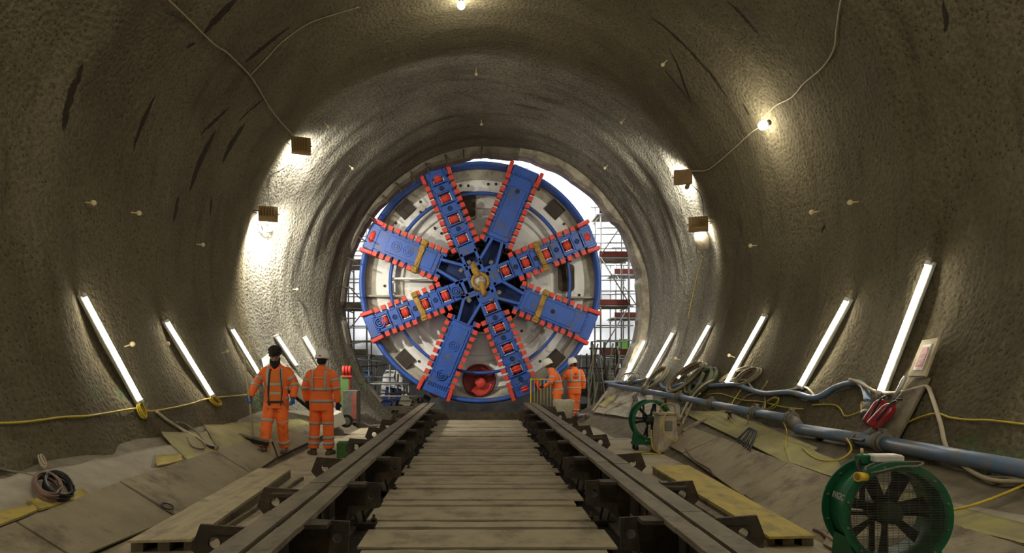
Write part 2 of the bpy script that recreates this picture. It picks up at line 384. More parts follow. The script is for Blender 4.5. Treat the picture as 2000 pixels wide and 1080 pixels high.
struct(MB().box((.05, 11, -.034), (2.16, 16.4, .02)).build('floor_added_dark_sheet', M['track_bed']))  # dark sheet added just under the panels so the gaps read black
# ---------------------------------------------------------------- the shaft beyond
mb = MB(); n = 40
def wrinkle(name, p, u, v, nu, nv, amp, mt, sc=.9):
    p, u, v = Vector(p), Vector(u), Vector(v); nn = u.cross(v).normalized(); vs = []
    for i in range(nv+1):
        for k in range(nu+1):
            q = p+u*(k/nu)+v*(i/nv); d = noise.noise(q*sc)*amp+noise.noise(Vector((q.x*1.3+q.z*.9, q.y*1.3, q.z*.35+q.x))*1.5)*amp*.8
            vs.append(q+nn*d)
    m = nu+1
    return MB().add(vs, [(i*m+k, i*m+k+1, (i+1)*m+k+1, (i+1)*m+k) for i in range(nv) for k in range(nu)], True).build(name, mt)
struct(wrinkle('wall_shaft_far', (-10, 29, -3), (21, 0, 0), (0, 0, 18), 90, 80, .25, M['sheet_white']))
struct(wrinkle('wall_shaft_left', (-9, 20, -3), (0, 9.5, 0), (0, 0, 18), 40, 60, .15, M['sheet_white']))
struct(wrinkle('wall_shaft_right', (10, 29.5, -3), (0, -9.5, 0), (0, 0, 18), 40, 60, .15, M['sheet_white']))
struct(MB().box((.5, 25, -.6), (20, 10.2, .2)).build('floor_shaft', M['mud']))
struct(MB().box((.5, 28.4, .7), (19.4, .5, 2.6)).build('wall_shaft_base', M['slab_dark']))
mb = MB()   # shaft headwall around the portal, behind the lining
N_ = 48; vs = []
for k in range(N_+1):
    a = 2*PI*k/N_; vs.append((.5+4.66*math.sin(a), 19.97, 3.5+4.66*math.cos(a)))
    sx, cz_ = math.sin(a), math.cos(a); q = max(abs(sx)/11, abs(cz_)/11.5); vs.append((.5+sx/q, 19.97, 3.5+cz_/q))
mb.add(vs, [(2*k, 2*k+1, 2*k+3, 2*k+2) for k in range(N_)]); struct(mb.build('wall_shaft_near', M['slab']))

# ---------------------------------------------------------------- tunnel boring machine
TC = Vector((.09, 20.0, 4.09)); TR = 3.67
def T(r, t, y, a):   # radial, tangential, depth (+ away), spoke angle in degrees
    ca, sa = math.cos(math.radians(a)), math.sin(math.radians(a)); return TC+Vector((r*ca-t*sa, y, r*sa+t*ca))
def Trot(a): ca, sa = math.cos(math.radians(a)), math.sin(math.radians(a)); return Matrix(((ca, 0, -sa), (0, 1, 0), (sa, 0, ca)))  # local x radial, y depth, z tangential
tbm = thing('tunnel_boring_machine', 'huge blue and white tunnel boring machine with eight toothed spokes, at the tunnel mouth', 'tunnelling machine', (TC.x, 20.4, .42))
AX = (0, 1, 0); UR = (1, 0, 0)
MB().lathe([(TR, .15), (TR, .95), (TR-.14, .95), (TR-.14, .05), (TR-.05, .0)], TC, AX, 120, close=True).build('rim_ring', M['blue'], tbm)
MB().lathe([(TR-.05, .95), (TR-.05, 5.5)], TC, AX, 96).build('shield_body', M['beige_steel'], tbm)
MB().lathe([(TR-.13, .55), (3.3, .72), (3.24, .74)], TC, AX, 120).build('outer_band', M['beige_steel'], tbm)
MB().lathe([(3.25, .70), (3.22, .62), (2.42, .80), (2.38, .92), (2.24, .94), (2.2, .86), (1.5, .98), (1.46, 1.2)], TC, AX, 120, smooth=False).build('bulkhead', M['white_steel'], tbm)
cen = MB().lathe([(1.47, 1.02), (1.40, 1.0), (1.38, 1.3), (0.0, 1.35)], TC, AX, 72).build('machine_core', M['black_pit'], tbm)
mb = MB()
for r, y in ((1.44, .95), (1.3, 1.05), (1.1, 1.15)): mb.lathe([(r+.03, y), (r+.03, y+.05), (r-.03, y+.05), (r-.03, y)], TC, AX, 72, close=True)
for k in range(48): a = 7.5*k; mb.box(T(1.37, 0, 1.03, a), (.10, .05, .04), Trot(a))
mb.build('bearing_ring', M['rust'], cen)
# blue wear ring between the spokes
for k in range(8):
    a = 45*k
    MB().lathe([(2.79, .28), (2.79, .42), (2.70, .42), (2.70, .28)], TC, AX, 14, -math.radians(a+15.5), -math.radians(a-15.5), close=True, uref=UR).build('ring_segment', M['blue'], tbm)
# square pockets and rounded windows
for a in (45, 135, 225, 315):
    mb = MB(); mb.box(T(3.27, 0, .62, a), (.42, .14, .50), Trot(a)); mb.build('square_port', mat('port_brown', (.06, .045, .032), .7, var=.4) if a == 45 else bpy.data.materials['port_brown'], tbm)
def rounded(mb, c, w_, h_, y0, y1, rot, r=.12):
    P = []
    for (sx, sz, b0) in ((1, 1, 0), (-1, 1, 90), (-1, -1, 180), (1, -1, 270)):
        for j in range(5):
            b = math.radians(b0+22.5*j); P.append(c+rot @ Vector((sx*(w_/2-r)+r*math.cos(b), y0, sz*(h_/2-r)+r*math.sin(b))))
    mb.prism(P, (0, y1-y0, 0))
for (px, py, w_, h_) in ((913, 393, .50, .80), (1107, 537, .50, .84), (1003, 395, .3, .5)):
    c = at(px, py, 20.0); c.y = TC.y
    if px == 1003: continue
    c = Vector((TC.x+(px-938)/65*1.03, TC.y, TC.z+(550-py)/65*1.03))
    fr = MB(); rounded(fr, c, w_+.06, h_+.06, .70, .9, Matrix.Identity(3)); f_ = fr.build('manhole_frame', M['beige_steel'], tbm)
    fr = MB(); rounded(fr, c, w_, h_, .66, .9, Matrix.Identity(3)); fr.build('manhole_opening', M['black_pit'], f_)
# screw conveyor opening
sc_ = TC+Vector((-.03, 0, -2.98))
so = MB().lathe([(.52, .66), (.50, .52), (.46, .52), (.46, .6)], sc_, AX, 40).build('screw_opening', M['red_dark'], tbm)
MB().lathe([(.47, .575), (.3, .60), (0, .61)], sc_, AX, 40).build('screw_chamber', M['red_dark'], so)
MB().lathe([(0, .44), (.16, .44), (.17, .47), (.17, .66)], sc_+Vector((.04, 0, -.08)), AX, 28).build('screw_hub', M['red'], so)
vs = []; fs = []
for k in range(15):
    a = math.radians(225+11*k*.8)
    for r in (.14, .43): vs.append(sc_+Vector((math.cos(a)*r*.9+.02, .46+.009*k, math.sin(a)*r-.02)))
MB().add(vs, [(2*k, 2*k+1, 2*k+3, 2*k+2) for k in range(14)], True).build('screw_flight', M['red'], so)
# bolts, ports and light plates on the bulkhead
mb = MB()
for (px, py) in ((822, 390), (822, 409), (774, 449), (774, 431), (849, 438), (862, 448), (900, 358), (915, 358), (954, 355), (969, 355), (1101, 433), (1052, 366), (833, 404), (752, 553), (819, 700), (1055, 700), (1040, 690), (1131, 571), (1114, 504), (778, 641), (1020, 640), (890, 365), (1085, 420)):
    c = Vector((TC.x+(px-938)/65*1.035, TC.y, TC.z+(550-py)/65*1.035)); r = math.hypot(c.x-TC.x, c.z-TC.z)
    y = .62+(3.22-r)*.22 if r > 2.42 else .86+(2.2-r)*.17
    mb.cyl(c+Vector((0, y-.03, 0)), c+Vector((0, y+.1, 0)), .042, n=12)
mb.build('bolt_row', M['black_pit'], tbm)['kind'] = 'stuff'
for (px, py, w_, h_, m_) in ((800, 540, 1.15, .05, 'white_steel'), (752, 574, 1.1, .05, 'beige_steel'), (1130, 577, .9, .05, 'beige_steel'), (769, 558, .14, .28, 'sheet_white')):
    c = Vector((TC.x+(px-938)/65*1.03, TC.y+.55, TC.z+(550-py)/65*1.03)); MB().box(c, (w_, .22, h_)).build('ledge_plate' if w_ > .2 else 'notice_plate', M[m_], tbm)
def tooth(a, r, t, sgn, parent, mt='red'):
    h = MB(); h.box(T(r, t-sgn*.11, .06, a), (.165, .24, .10), Trot(a), .01)
    ho = h.build('tooth_holder', M['blue'], parent)
    rot = Trot(a+random.uniform(-3, 3))
    MB().box(T(r+.01*random.uniform(-1, 1), t, -.02, a), (.14, .20, .14), rot, .006).build('scraper_tooth', M[mt], parent)
DISC = {22.5: (54, 96, 139, 183, 225), 112.5: (90, 132, 176, 217), 202.5: (73, 116, 158, 202), 292.5: (55, 97, 140, 185, 226)}
for a in (22.5, 67.5, 112.5, 157.5, 202.5, 247.5, 292.5, 337.5):
    disc = a in DISC; hw = .275 if disc else .33; r_in = 1.42 if not disc else min(DISC[a])/65-.42
    fr = MB()      # the carrying frame: two side rails all the way to the hub
    for s in (-1, 1):
        r0_ = .25 if disc else .58+.0
        fr.box(T((r_in+r0_)/2, s*(hw-.05-(0 if disc else .07)), .14, a), (r_in-r0_+.04, .38, .09), Trot(a-(0 if disc else s*8)), .01)
    if not disc: fr.box(T(1.36, 0, .16, a), (.08, .36, hw*2), Trot(a))
    else: fr.box(T(.52, 0, .14, a), (.09, .38, hw*2), Trot(a)); fr.box(T(r_in-.02, 0, .14, a), (.10, .38, hw*2), Trot(a))
    sp = fr.build('spoke', M['blue'], tbm)
    MB().box(T((.5+r_in)/2, 0, .34, a), (r_in-.5, .08, hw*2-.1), Trot(a)).build('inner_panel', M['blue_dark'], sp)
    pl = MB()
    if not disc:
        pl.box(T((1.36+3.36)/2, 0, .12, a), (2.0, .40, hw*2), Trot(a), .03)
        pl.box(T(2.25, 0, -.09, a), (1.5, .03, hw*1.55), Trot(a), .01)
        for s in (-1, 1):
            pl.box(T(2.36, s*(hw-.03), -.07, a), (1.7, .05, .04), Trot(a))
        for q in (1.9, 2.85): pl.box(T(q, 0, -.085, a), (.03, .05, hw*1.7), Trot(a))
    else:
        pk = [d/65 for d in DISC[a]]
        prev = r_in
        for p_ in pk:
            if p_-.19 > prev: pl.box(T((prev+p_-.19)/2, 0, .14, a), (p_-.19-prev, .36, hw*2), Trot(a), .02)
            for s in (-1, 1): pl.box(T(p_, s*(hw-.05), .12, a), (.40, .40, .10), Trot(a), .02)
            prev = p_+.19
        if prev < 3.4: pl.box(T((prev+3.42)/2, 0, .14, a), (3.42-prev, .36, hw*2), Trot(a), .02)
        for p_ in pk:
            for s in (-1, 1): pl.box(T(p_+s*.16, 0, .0, a), (.035, .20, hw*2), Trot(a))
    pl.build('face_plate', M['blue'], sp)
    # outer end block at the rim
    eb = MB(); eb.box(T(3.50, 0, .15, a), (.34, .44, hw*2+.16), Trot(a), .03)
    for q in range(9): eb.box(T(3.38, (q-4)*.07*(hw/.33), -.08, a), (.10, .04, .03), Trot(a))
    eb.build('end_block', M['blue'], sp)
    for s in (-1, 1): MB().box(T(3.50, s*(hw+.14), .06, a), (.40, .42, .12), Trot(a+s*4), .02).build('gauge_cutter', M['red'], sp)
    # teeth along both edges
    r = 1.15 if disc else 1.25
    while r < 3.32:
        for s in (-1, 1):
            if not (abs(r-1.96) < .13 and a in (22.5, 157.5, 202.5, 337.5)):
                tooth(a, r+(0 if s > 0 else .05), s*(hw+.115), s, sp)
        r += .222
    if disc:
        for p_ in [d/65 for d in DISC[a]]:
            d_ = MB(); c = T(p_, 0, 0, a); ax = T(1, 0, 0, a)-T(0, 0, 0, a)
            d_.lathe([(.03, -.115), (.11, -.11), (.13, -.07), (.17, -.05), (.17, -.03), (.135, -.01), (.135, .01), (.17, .03), (.17, .05), (.13, .07), (.11, .11), (.03, .115)], c+Vector((0, .03, 0)), ax, 20)
            dc = d_.build('disc_cutter', M['red'], sp)
            e_ = MB(); e_.box(c+Vector((0, .26, 0)), (.32, .06, hw*1.6), Trot(a)); e_.build('cutter_pocket', M['black_pit'], dc)
            for s in (-1, 1): MB().box(T(p_, s*.165, .02, a), (.24, .10, .05), Trot(a), .01).build('cutter_saddle', M['white_steel'], dc)
        pk = [d/65 for d in DISC[a]]
        for i in range(0, len(pk)-1):
            c_ = T((pk[i]+pk[i+1])/2, 0, -.05, a); q = MB(); q.lathe([(.075, .0), (.075, -.012), (.05, -.012), (.05, .01)], c_, AX, 18); q.lathe([(.045, .005), (0, .005)], c_, AX, 18)
            q.build('lifting_socket', M['blue_dark'], sp)
    # ringed caps and holes
    caps = {157.5: (2.35, 2.72), 247.5: (2.1, 3.02), 202.5: (3.25, .78), 67.5: (2.9,), 337.5: (2.35,)}.get(a, ())
    for q_ in caps:
        c_ = T(q_, 0, -.10, a); q = MB()
        if a in (67.5, 337.5): q.lathe([(.07, 0), (.07, -.012), (0, -.012)], c_, AX, 20); q.build('hole_cap', M['black_pit'], sp); continue
        MB().lathe([(.18, .012), (0, .012)], c_+Vector((0, -.012, 0)), AX, 24).build('cap_recess', M['blue_dark'], sp)
        q.lathe([(.165, .02), (.165, -.03), (.135, -.03), (.13, .01)], c_, AX, 28, smooth=False); q.lathe([(.10, .01), (.095, -.03), (.07, -.03), (.065, .01)], c_, AX, 28, smooth=False); q.lathe([(.038, .01), (.035, -.035), (0, -.035)], c_, AX, 28, smooth=False); q.build('ringed_cap', M['blue'], sp)
    if a in (157.5, 337.5, 22.5, 202.5):    # ochre hydraulic strap
        g = MB(); g.box(T(1.96, 0, -.10, a), (.16, .10, hw*2+.02), Trot(a+4), .02); g.box(T(1.93, .02, -.14, a), (.05, .06, hw*1.7), Trot(a-6), .01)
        for s in (-1, 1): g.box(T(1.96, s*(hw+.09), .0, a), (.2, .3, .2), Trot(a), .03); g.box(T(1.96, s*(hw+.07), -.13, a), (.14, .12, .07), Trot(a), .01)
        g.build('ochre_strap', M['gold'], sp)
    if a in (67.5, 247.5):
        q = MB(); q.lathe([(.0, -.10), (.17, -.10), (.2, -.05), (.2, .05), (.17, .10), (0, .10)], T(3.56, 0, .22, a), AX, 24); q.build('rim_cutter', M['red'], sp)
    if a == 157.5:
        q = MB(); q.ball(T(3.50, 0, -.04, a), (.10, .12, .20), 16, 10, Trot(a)); q.build('rim_cutter', M['red'], sp)
# hub: square frame, gold ring, steel dome and twin ochre pipes
mb = MB()
for a in (22.5, 67.5, 112.5, 157.5):
    pass
for a in (22.5, 112.5, 202.5, 292.5):
    mb.box(T(.28, .30, .14, a), (.72, .36, .09), Trot(a), .01)
hub = mb.build('hub_frame', M['blue'], tbm)
MB().lathe([(.5, .36), (0, .36)], TC, AX, 8).build('hub_panel', M['blue_dark'], hub)
MB().lathe([(.29, .10), (.29, -.06), (.25, -.10), (.20, -.10), (.18, -.02)], TC, AX, 36).build('hub_ring', M['gold'], hub)
MB().lathe([(.20, -.06), (.17, -.13), (.10, -.17), (0, -.18)], TC, AX, 30).build('hub_cap', mat('foil_steel', (.5, .47, .4), .4, .4, col2=(.14, .1, .06), vscale=14, bump=.6, bscale=30), hub)
g = MB(); g.tube([T(.15, 0, -.05, 112.5), T(.62, .02, .05, 112.5)], .11, 14); g.tube([TC+Vector((.02, -.16, -.02)), TC+Vector((.10, -.1, -.28)), TC+Vector((.14, .05, -.46))], .085, 14)
g.build('hub_pipe', M['gold'], hub)
for a in (30, 60, 120, 150, 210, 240, 300, 330):
    MB().box(T(.66, 0, -.03, a), (.12, .14, .12), Trot(a), .015).build('centre_tooth', M['clamp'], hub)

# ---------------------------------------------------------------- shaft scaffolding
def scaffold(label, x0, x1, ya, yb, z0, z1, decks, nx=1, red=True, seed=1):
    rnd = random.Random(seed); t = thing('scaffold_tower', label, 'scaffolding', ((x0+x1)/2, (ya+yb)/2, z0))
    xs = [x0+(x1-x0)*i/nx for i in range(nx+1)]
    for x in xs:
        for y in (ya, yb): MB().cyl((x, y, z0), (x, y, z1+rnd.uniform(-.2, .4)), .028, n=8).build('standard', M['galv'], t)
    for z in decks:
        for dz in (.0, .5, 1.0):
            for y in (ya, yb): MB().cyl((x0-.15, y-.04, z+dz), (x1+.15, y-.04, z+dz), .022, n=6).build('ledger', M['galv'], t)
        for x in xs: MB().cyl((x-.04, ya-.1, z-.06), (x-.04, yb+.1, z-.06), .022, n=6).build('transom', M['galv'], t)
        MB().box(((x0+x1)/2, (ya+yb)/2, z+.02), (x1-x0+.2, yb-ya, .05)).build('deck', M['wood_dark'], t)
        MB().box(((x0+x1)/2, ya-.03, z+.13), (x1-x0+.1, .03, .18)).build('toe_board', M['toe'] if red else M['wood_dark'], t)
    zz = [z0]+list(decks)
    for i in range(len(zz)-1):
        s = 1 if i % 2 else -1
        MB().cyl((x0 if s > 0 else x1, ya-.06, zz[i]+.1), (x1 if s > 0 else x0, ya-.06, zz[i+1]), .022, n=6).build('brace', M['galv'], t)
    return t
M['toe'] = mat('red_brown_toe_board', (.22, .055, .04), .7, var=.3)
scaffold('tall scaffold tower with red toe boards right of the machine rim', 4.12, 5.05, 22.2, 23.3, -.5, 7.3, (1.9, 3.55, 5.15, 6.6), 1, seed=2)
scaffold('narrower scaffold tower standing deeper in the shaft beside the right-hand portal edge', 5.1, 6.1, 24.5, 25.5, -.5, 6.2, (1.1, 3.3, 4.9), 2, seed=3)
scaffold('scaffold tower with plank decks between machine rim and left-hand portal edge', -5.0, -3.75, 22.6, 23.6, -.5, 7.4, (1.9, 3.5, 4.95, 6.4), 2, False, seed=4)
# ---------------------------------------------------------------- tube lights on the walls
def tube_light(top, bot, label, cableside=1):
    a = hit(*top, .10); b = hit(*bot, .10); b = a+(b-a).normalized()*1.5 if (b-a).length > 2.2 else b
    t = thing('fluorescent_light', label, 'wall light', b, 'fluorescent tube lights along the walls')
    d = (b-a).normalized(); n_ = nrm((a+b)/2)
    MB().tube([a, b], .019, 12).build('tube', M['tube'], t)
    for q, s in ((a, -1), (b, 1)): MB().cyl(q, q+d*s*.05, .03, n=12).build('end_cap', M['white_pl'], t)
    u = d.cross(n_).normalized(); R = Matrix((u, d, n_)).transposed()
    MB().box((a+b)/2-n_*.06, (.075, (b-a).length+.1, .05), R, .01).build('batten', M['tin'], t)
    pts = [a-n_*.07+u*.09*cableside]+[a+(b-a)*k/6-n_*.07+u*(.09+.02*math.sin(k*2.1))*cableside for k in range(1, 7)]
    MB().tube(smooth_path(pts, 3), .009, 6).build('supply_cable', M['hose_brown'], t)
    return t
LT = [((152, 583), (262, 787), 'glowing tube light low on the left wall, nearest of its row above tied yellow cable'),
      ((317, 632), (405, 775), 'second tube light along the left wall, with knotted yellow cable at its foot'),
      ((446, 645), (508, 748), 'glowing tube light on the left wall above the broom handle'),
      ((535, 659), (572, 715), 'glowing tube light behind the head of the sweeping worker'),
      ((591, 662), (622, 718), 'glowing tube light beside the white helmet of the standing worker'),
      ((1827, 520), (1732, 770), 'longest glowing tube light on the right wall beside the plywood notice board'),
      ((1665, 590), (1573, 757), 'glowing tube light on the right wall, second from the notice board'),
      ((1500, 620), (1427, 750), 'glowing tube light on the right wall, third from the notice board'),
      ((1392, 637), (1333, 742), 'glowing tube light on the right wall above the brown and green hose coils'),
      ((1320, 652), (1270, 740), 'glowing tube light on the right wall above the small cream hose coil'),
      ((1264, 668), (1219, 743), 'glowing tube light on the right wall nearest the tunnel mouth')]
for i, (a, b, l) in enumerate(LT): tube_light(a, b, l, 1 if i > 4 else -1)
# unseen tubes added along the same rows, to light the view from behind
def wall_pt(th, Y, off=.1): th = math.radians(th); return Vector((lcx(Y)+math.sin(th)*(lR(Y, th)-off), Y, lcz(Y)+math.cos(th)*(lR(Y, th)-off)))
k = 0
for Y in (5.2, 2.4, -.4, -3.2):
    for s in (-1, 1):
        if s > 0 and Y > 5: pass
        k += 1
        a, b = wall_pt(s*101, Y), wall_pt(s*117.5, Y)
        t = thing('fluorescent_light', ('left' if s < 0 else 'right')+' wall tube light added unseen out of the frame, '+('just beside', 'a step behind', 'well behind', 'far behind')[(k-1)//2]+' the viewpoint', 'wall light', b, 'fluorescent tube lights along the walls')
        MB().tube([a, b], .019, 12).build('tube', M['tube'], t)
        for q, s2 in ((a, -1), (b, 1)): MB().cyl(q, q+(b-a).normalized()*s2*.05, .03, n=12).build('end_cap', M['white_pl'], t)
        MB().cyl(a+nrm((a+b)/2)*-.07, b+nrm((a+b)/2)*-.07, .035, n=8).build('batten', M['tin'], t)

# festoon bulbs on the vault
def bulb(px, py, label, off=.12, Y=None, X=None, pw=None):
    p = hit(px, py, off) if Y is None else wall_pt(X, Y, off); n_ = nrm(p)
    t = thing('bulb_light', label, 'ceiling light', p, 'festoon bulbs on the vault')
    MB().ball(p, .075, 16, 12).build('bulb', M['bulb'], t)
    MB().cyl(p-n_*.06, p-n_*.16, .04, .05, 12).build('lamp_holder', M['black'], t)
    point_light('bulb_glow', p+n_*.45, pw or BULB_P, (1, .92, .74), .08)
BULB_P = 42
bulb(1503, 239, 'bare glowing bulb on the right side of the vault where the cable bends')
bulb(900, -2, 'bare glowing bulb at the crown of the vault at the top edge')
bulb(0, 0, 'unseen bulb added on the left of the vault beyond the frame', Y=5.5, X=-28, pw=150)  # unseen bulbs added from here on, stronger than the visible ones, as front light
bulb(0, 0, 'unseen bulb added on the right of the vault beyond the frame', Y=3.5, X=30, pw=150)
bulb(0, 0, 'unseen bulb added at the crown behind the viewpoint', Y=-1.0, X=0, pw=340)

# floodlights at the change of section, aimed into the taper
def flood(px, py, label, s, target, power, size=(.42, .36, .17), tilt=0, ph=None):
    p = hit(px, py, .0); p = Vector((p.x, 15.15, p.z)); p = at(px, py, 14.9)
    t = thing('floodlight', label, 'floodlight', p, 'floodlights on the tunnel lining')
    d = (Vector(target)-p).normalized(); u = d.cross(Vector((0, 0, 1))).normalized(); v = u.cross(d)
    R = Matrix((u, d, v)).transposed()
    MB().box(p, (size[0], size[2], size[1]), R, .015).build('housing', M['copper'], t)
    mb = MB()
    for k in range(5): mb.box(p-d*(size[2]/2+.015)+u*((k-2)*.06), (.012, .04, size[1]*.8), R)
    mb.build('cooling_fins', M['copper'], t)
    MB().box(p+d*(size[2]/2+.004), (size[0]-.05, .008, size[1]-.05), R).build('glass', M['flood_glass'], t)
    q = MB(); w0 = p-u*(size[0]/2+.03); w1 = p+u*(size[0]/2+.03); n_ = nrm(hit(px, py)); wall = p-n_*.28
    q.tube([w0, w0-n_*.25, w1-n_*.25, w1], .012, 6); q.build('bracket', M['rust'], t)
    spot_light('flood_glow', p+d*(size[2]/2+.03), target, power, (1, .95, .82), 165, .6, .12)
    return t
flood(588, 285, 'upper brown floodlight lighting the left of the vault', -1, (-5.0, 18, 6.0), 500)
flood(524, 418, 'lower brown floodlight on the left wall with a coil of cable under it', -1, (-5.6, 18, 2.4), 1400)
flood(1334, 346, 'upper brown floodlight on the right wall beside a smaller one', 1, (5.6, 18, 6.0), 420, (.40, .32, .14))
flood(1364, 438, 'lower square floodlight on the right wall above the hanging sack', 1, (6.0, 18, 2.5), 100, (.42, .36, .16))

# ---------------------------------------------------------------- the launch cradle: two beams with bracket plates
def holed_plate(mb, poly, hole, r, y, th):
    """plate in the cross plane (x, z) with a round hole; poly is a list of (x, z), star shaped about the hole"""
    n = 24; ring = []; out = []
    hx, hz = hole
    for k in range(n):
        a = 2*PI*k/n; dx, dz = math.cos(a), math.sin(a); ring.append((hx+dx*r, hz+dz*r)); best = None
        for i in range(len(poly)):
            x0, z0 = poly[i]; x1, z1 = poly[(i+1) % len(poly)]; ex, ez = x1-x0, z1-z0; det = dx*(-ez)+dz*ex
            if abs(det) < 1e-9: continue
            t = ((x0-hx)*(-ez)+(z0-hz)*ex)/det; u = (dx*(z0-hz)-dz*(x0-hx))/det
            if t > 0 and -1e-6 <= u <= 1+1e-6 and (best is None or t < best): best = t
        out.append((hx+dx*best, hz+dz*best))
    for (px_, pz_) in poly:     # snap nearest outline sample onto each corner
        k = min(range(n), key=lambda k: (out[k][0]-px_)**2+(out[k][1]-pz_)**2); out[k] = (px_, pz_)
    vs = []
    for yy in (y, y+th):
        vs += [(x, yy, z) for x, z in ring]+[(x, yy, z) for x, z in out]
    fs = []
    for k in range(n):
        j = (k+1) % n
        fs += [(k, j, n+j, n+k), (2*n+k, 3*n+k, 3*n+j, 2*n+j), (n+k, n+j, 3*n+j, 3*n+k), (k, 2*n+k, 2*n+j, j)]
    mb.add(vs, fs)
def cradle(side, xc, outs, ins, label):
    s = side; t = thing('cradle_beam', label, 'rail beam', (xc, 10, -.1), 'the two cradle beams')
    Y0, Y1 = 2.6, 19.2; zt = .5
    ol, il = .19, .165
    for (x0, x1, nm) in ((xc+s*.022, xc+s*ol, 'outer_flange'), (xc-s*.022, xc-s*il, 'inner_flange')):
        mb = MB(); y = Y0+(.4 if nm[0] == 'i' else 0)
        while y < Y1:
            y2 = min(y+(1.5 if nm[0] == 'i' else 1.2), Y1); mb.box(((x0+x1)/2, (y+y2)/2, zt-.02+random.uniform(-.004, .004)), (abs(x1-x0), y2-y-.008, .04)); y = y2
        mb.build(nm, M['beam'], t)
    mb = MB(); mb.box((xc, (Y0+Y1)/2, zt-.10), (.06, Y1-Y0, .10)); mb.box((xc+s*.06, (Y0+Y1)/2, zt-.22), (.03, Y1-Y0, .36)); mb.build('web', M['rust'], t)
    MB().box((xc+s*.02, (Y0+Y1)/2, -.06), (.34, Y1-Y0, .04)).build('bottom_flange', M['rust'], t)
    for i, y in enumerate(outs):
        mb = MB(); X = lambda d: xc+s*d
        poly = [(X(.02), .455), (X(.19), .475), (X(.535), .50), (X(.60), .33), (X(.46), .17), (X(.02), -.02)]
        holed_plate(mb, poly, (X(.44), .37), .042, y, .03)
        mb.box((X(.30), y+.05 if i % 2 else y-.05, .445 if i % 3 else .40), (.32, .12, .03))
        mb.build('outer_bracket', M['rust'], t)
        b = MB(); b.box((X(.30), y+.09, -.07), (.34, .26, .05)); b.cyl((X(.34), y+.12, -.06), (X(.30), y+.12, .36), .014, n=8); b.cyl((X(.34), y+.12, .0), (X(.34), y+.12, -.03), .03, n=6)
        b.build('outer_foot', M['rust'], t)
    for i, y in enumerate(ins):
        mb = MB(); X = lambda d: xc-s*d
        poly = [(X(.0), .45), (X(.17), .47), (X(.44), .455), (X(.43), .22), (X(.24), .19), (X(.0), -.02)]
        holed_plate(mb, poly, (X(.355), .335), .036, y, .03)
        mb.box((X(.22), y-.12, .465), (.20, .16, .03))
        mb.build('inner_bracket', M['rust'], t)
        b = MB(); b.box((X(.24), y+.45, -.055), (.36, .20, .075)); 
        b.cyl((X(.22), y+.42, -.03), (X(.13), y+.42, .44), .013, n=8); b.cyl((X(.31), y+.42, -.03), (X(.31), y+.42, .06), .014, n=8); b.cyl((X(.31), y+.42, 0), (X(.31), y+.42, .02), .03, n=6)
        b.box((X(.10), y+.45, .2), (.02, .22, .5), Matrix.Rotation(s*.25, 3, 'Y'))
        b.build('inner_foot', M['rust'], t)
    for k in range(5):
        y = Y1-2.5+k*.55; MB().box((xc+s*.28, y, .40), (.24, .05, .12)).build('end_stiffener', M['rust'], t)
    return t
cradle(-1, -1.372, (3.4, 4.58, 5.96, 7.9, 9.93, 11.7, 13.4, 15.2, 17.0), (3.7, 4.85, 6.42, 8.17, 9.9, 11.6, 13.3, 15.1, 16.9), 'long rusty steel cradle beam on the left, beside the two walking workers')
cradle(1, 1.505, (3.4, 4.85, 6.3, 8.29, 10.5, 12.07, 13.8, 15.6, 17.4), (3.7, 4.97, 6.55, 8.2, 9.9, 11.6, 13.3, 15.1, 16.9), 'long rusty steel cradle beam on the right, beside the green fans')

# ---------------------------------------------------------------- floor panels and sleepers between the beams
ORD = 'nearest second third fourth fifth sixth seventh eighth ninth tenth eleventh twelfth thirteenth fourteenth fifteenth sixteenth'.split()
def plank(name, x0, x1, y0, y1, z, th, mt, label, cat, group, warp=.004, over=0):
    mb = MB(); nx = 10; vs = []
    for (yy) in (y0, y1):
        for i in range(nx+1):
            x = x0+(x1-x0)*i/nx; vs.append((x, yy+random.uniform(-warp, warp), z+random.uniform(-warp, warp)*.5))
    n = nx+1
    fs = [(i, i+1, n+i+1, n+i) for i in range(nx)]
    vs += [(a, b, c-th) for a, b, c in vs]
    fs += [(2*n+i+1, 2*n+i, 3*n+i, 3*n+i+1) for i in range(nx)]+[(i+1, i, 2*n+i, 2*n+i+1) for i in range(nx)]+[(n+i, n+i+1, 3*n+i+1, 3*n+i) for i in range(nx)]
    fs += [(0, n, 3*n, 2*n), (nx, 2*n+nx, 3*n+nx, n+nx)]
    mb.add(vs, fs); o = mb.build(name, mt); tag(o, label, cat, group); return o
y = 3.72; i = 0
while y < 19:
    x0, x1 = -1.02+random.uniform(-.08, .03), 1.12+random.uniform(-.03, .1)
    o_ = ORD[i] if i < 15 else 'last'
    if i < 15:
        plank('floor_panel', x0-.05, x1+.05, y+.045, y+.665, 0, .021, M['wood'], ('nearest' if i == 0 else o_+' nearest')+' wide pale timber panel lying between the cradle beams', 'floor panel', 'timber panels between the beams')
        plank('sleeper', x0, x1, y+.745, y+.745+.215, .008, .028, M['wood'], ('nearest' if i == 0 else o_+' nearest')+' narrow dark-edged timber sleeper between the cradle beams', 'sleeper', 'sleepers between the beams', .006)
        for yy in (y+.725, y+1.0):
            pass
    y += 1.035; i += 1
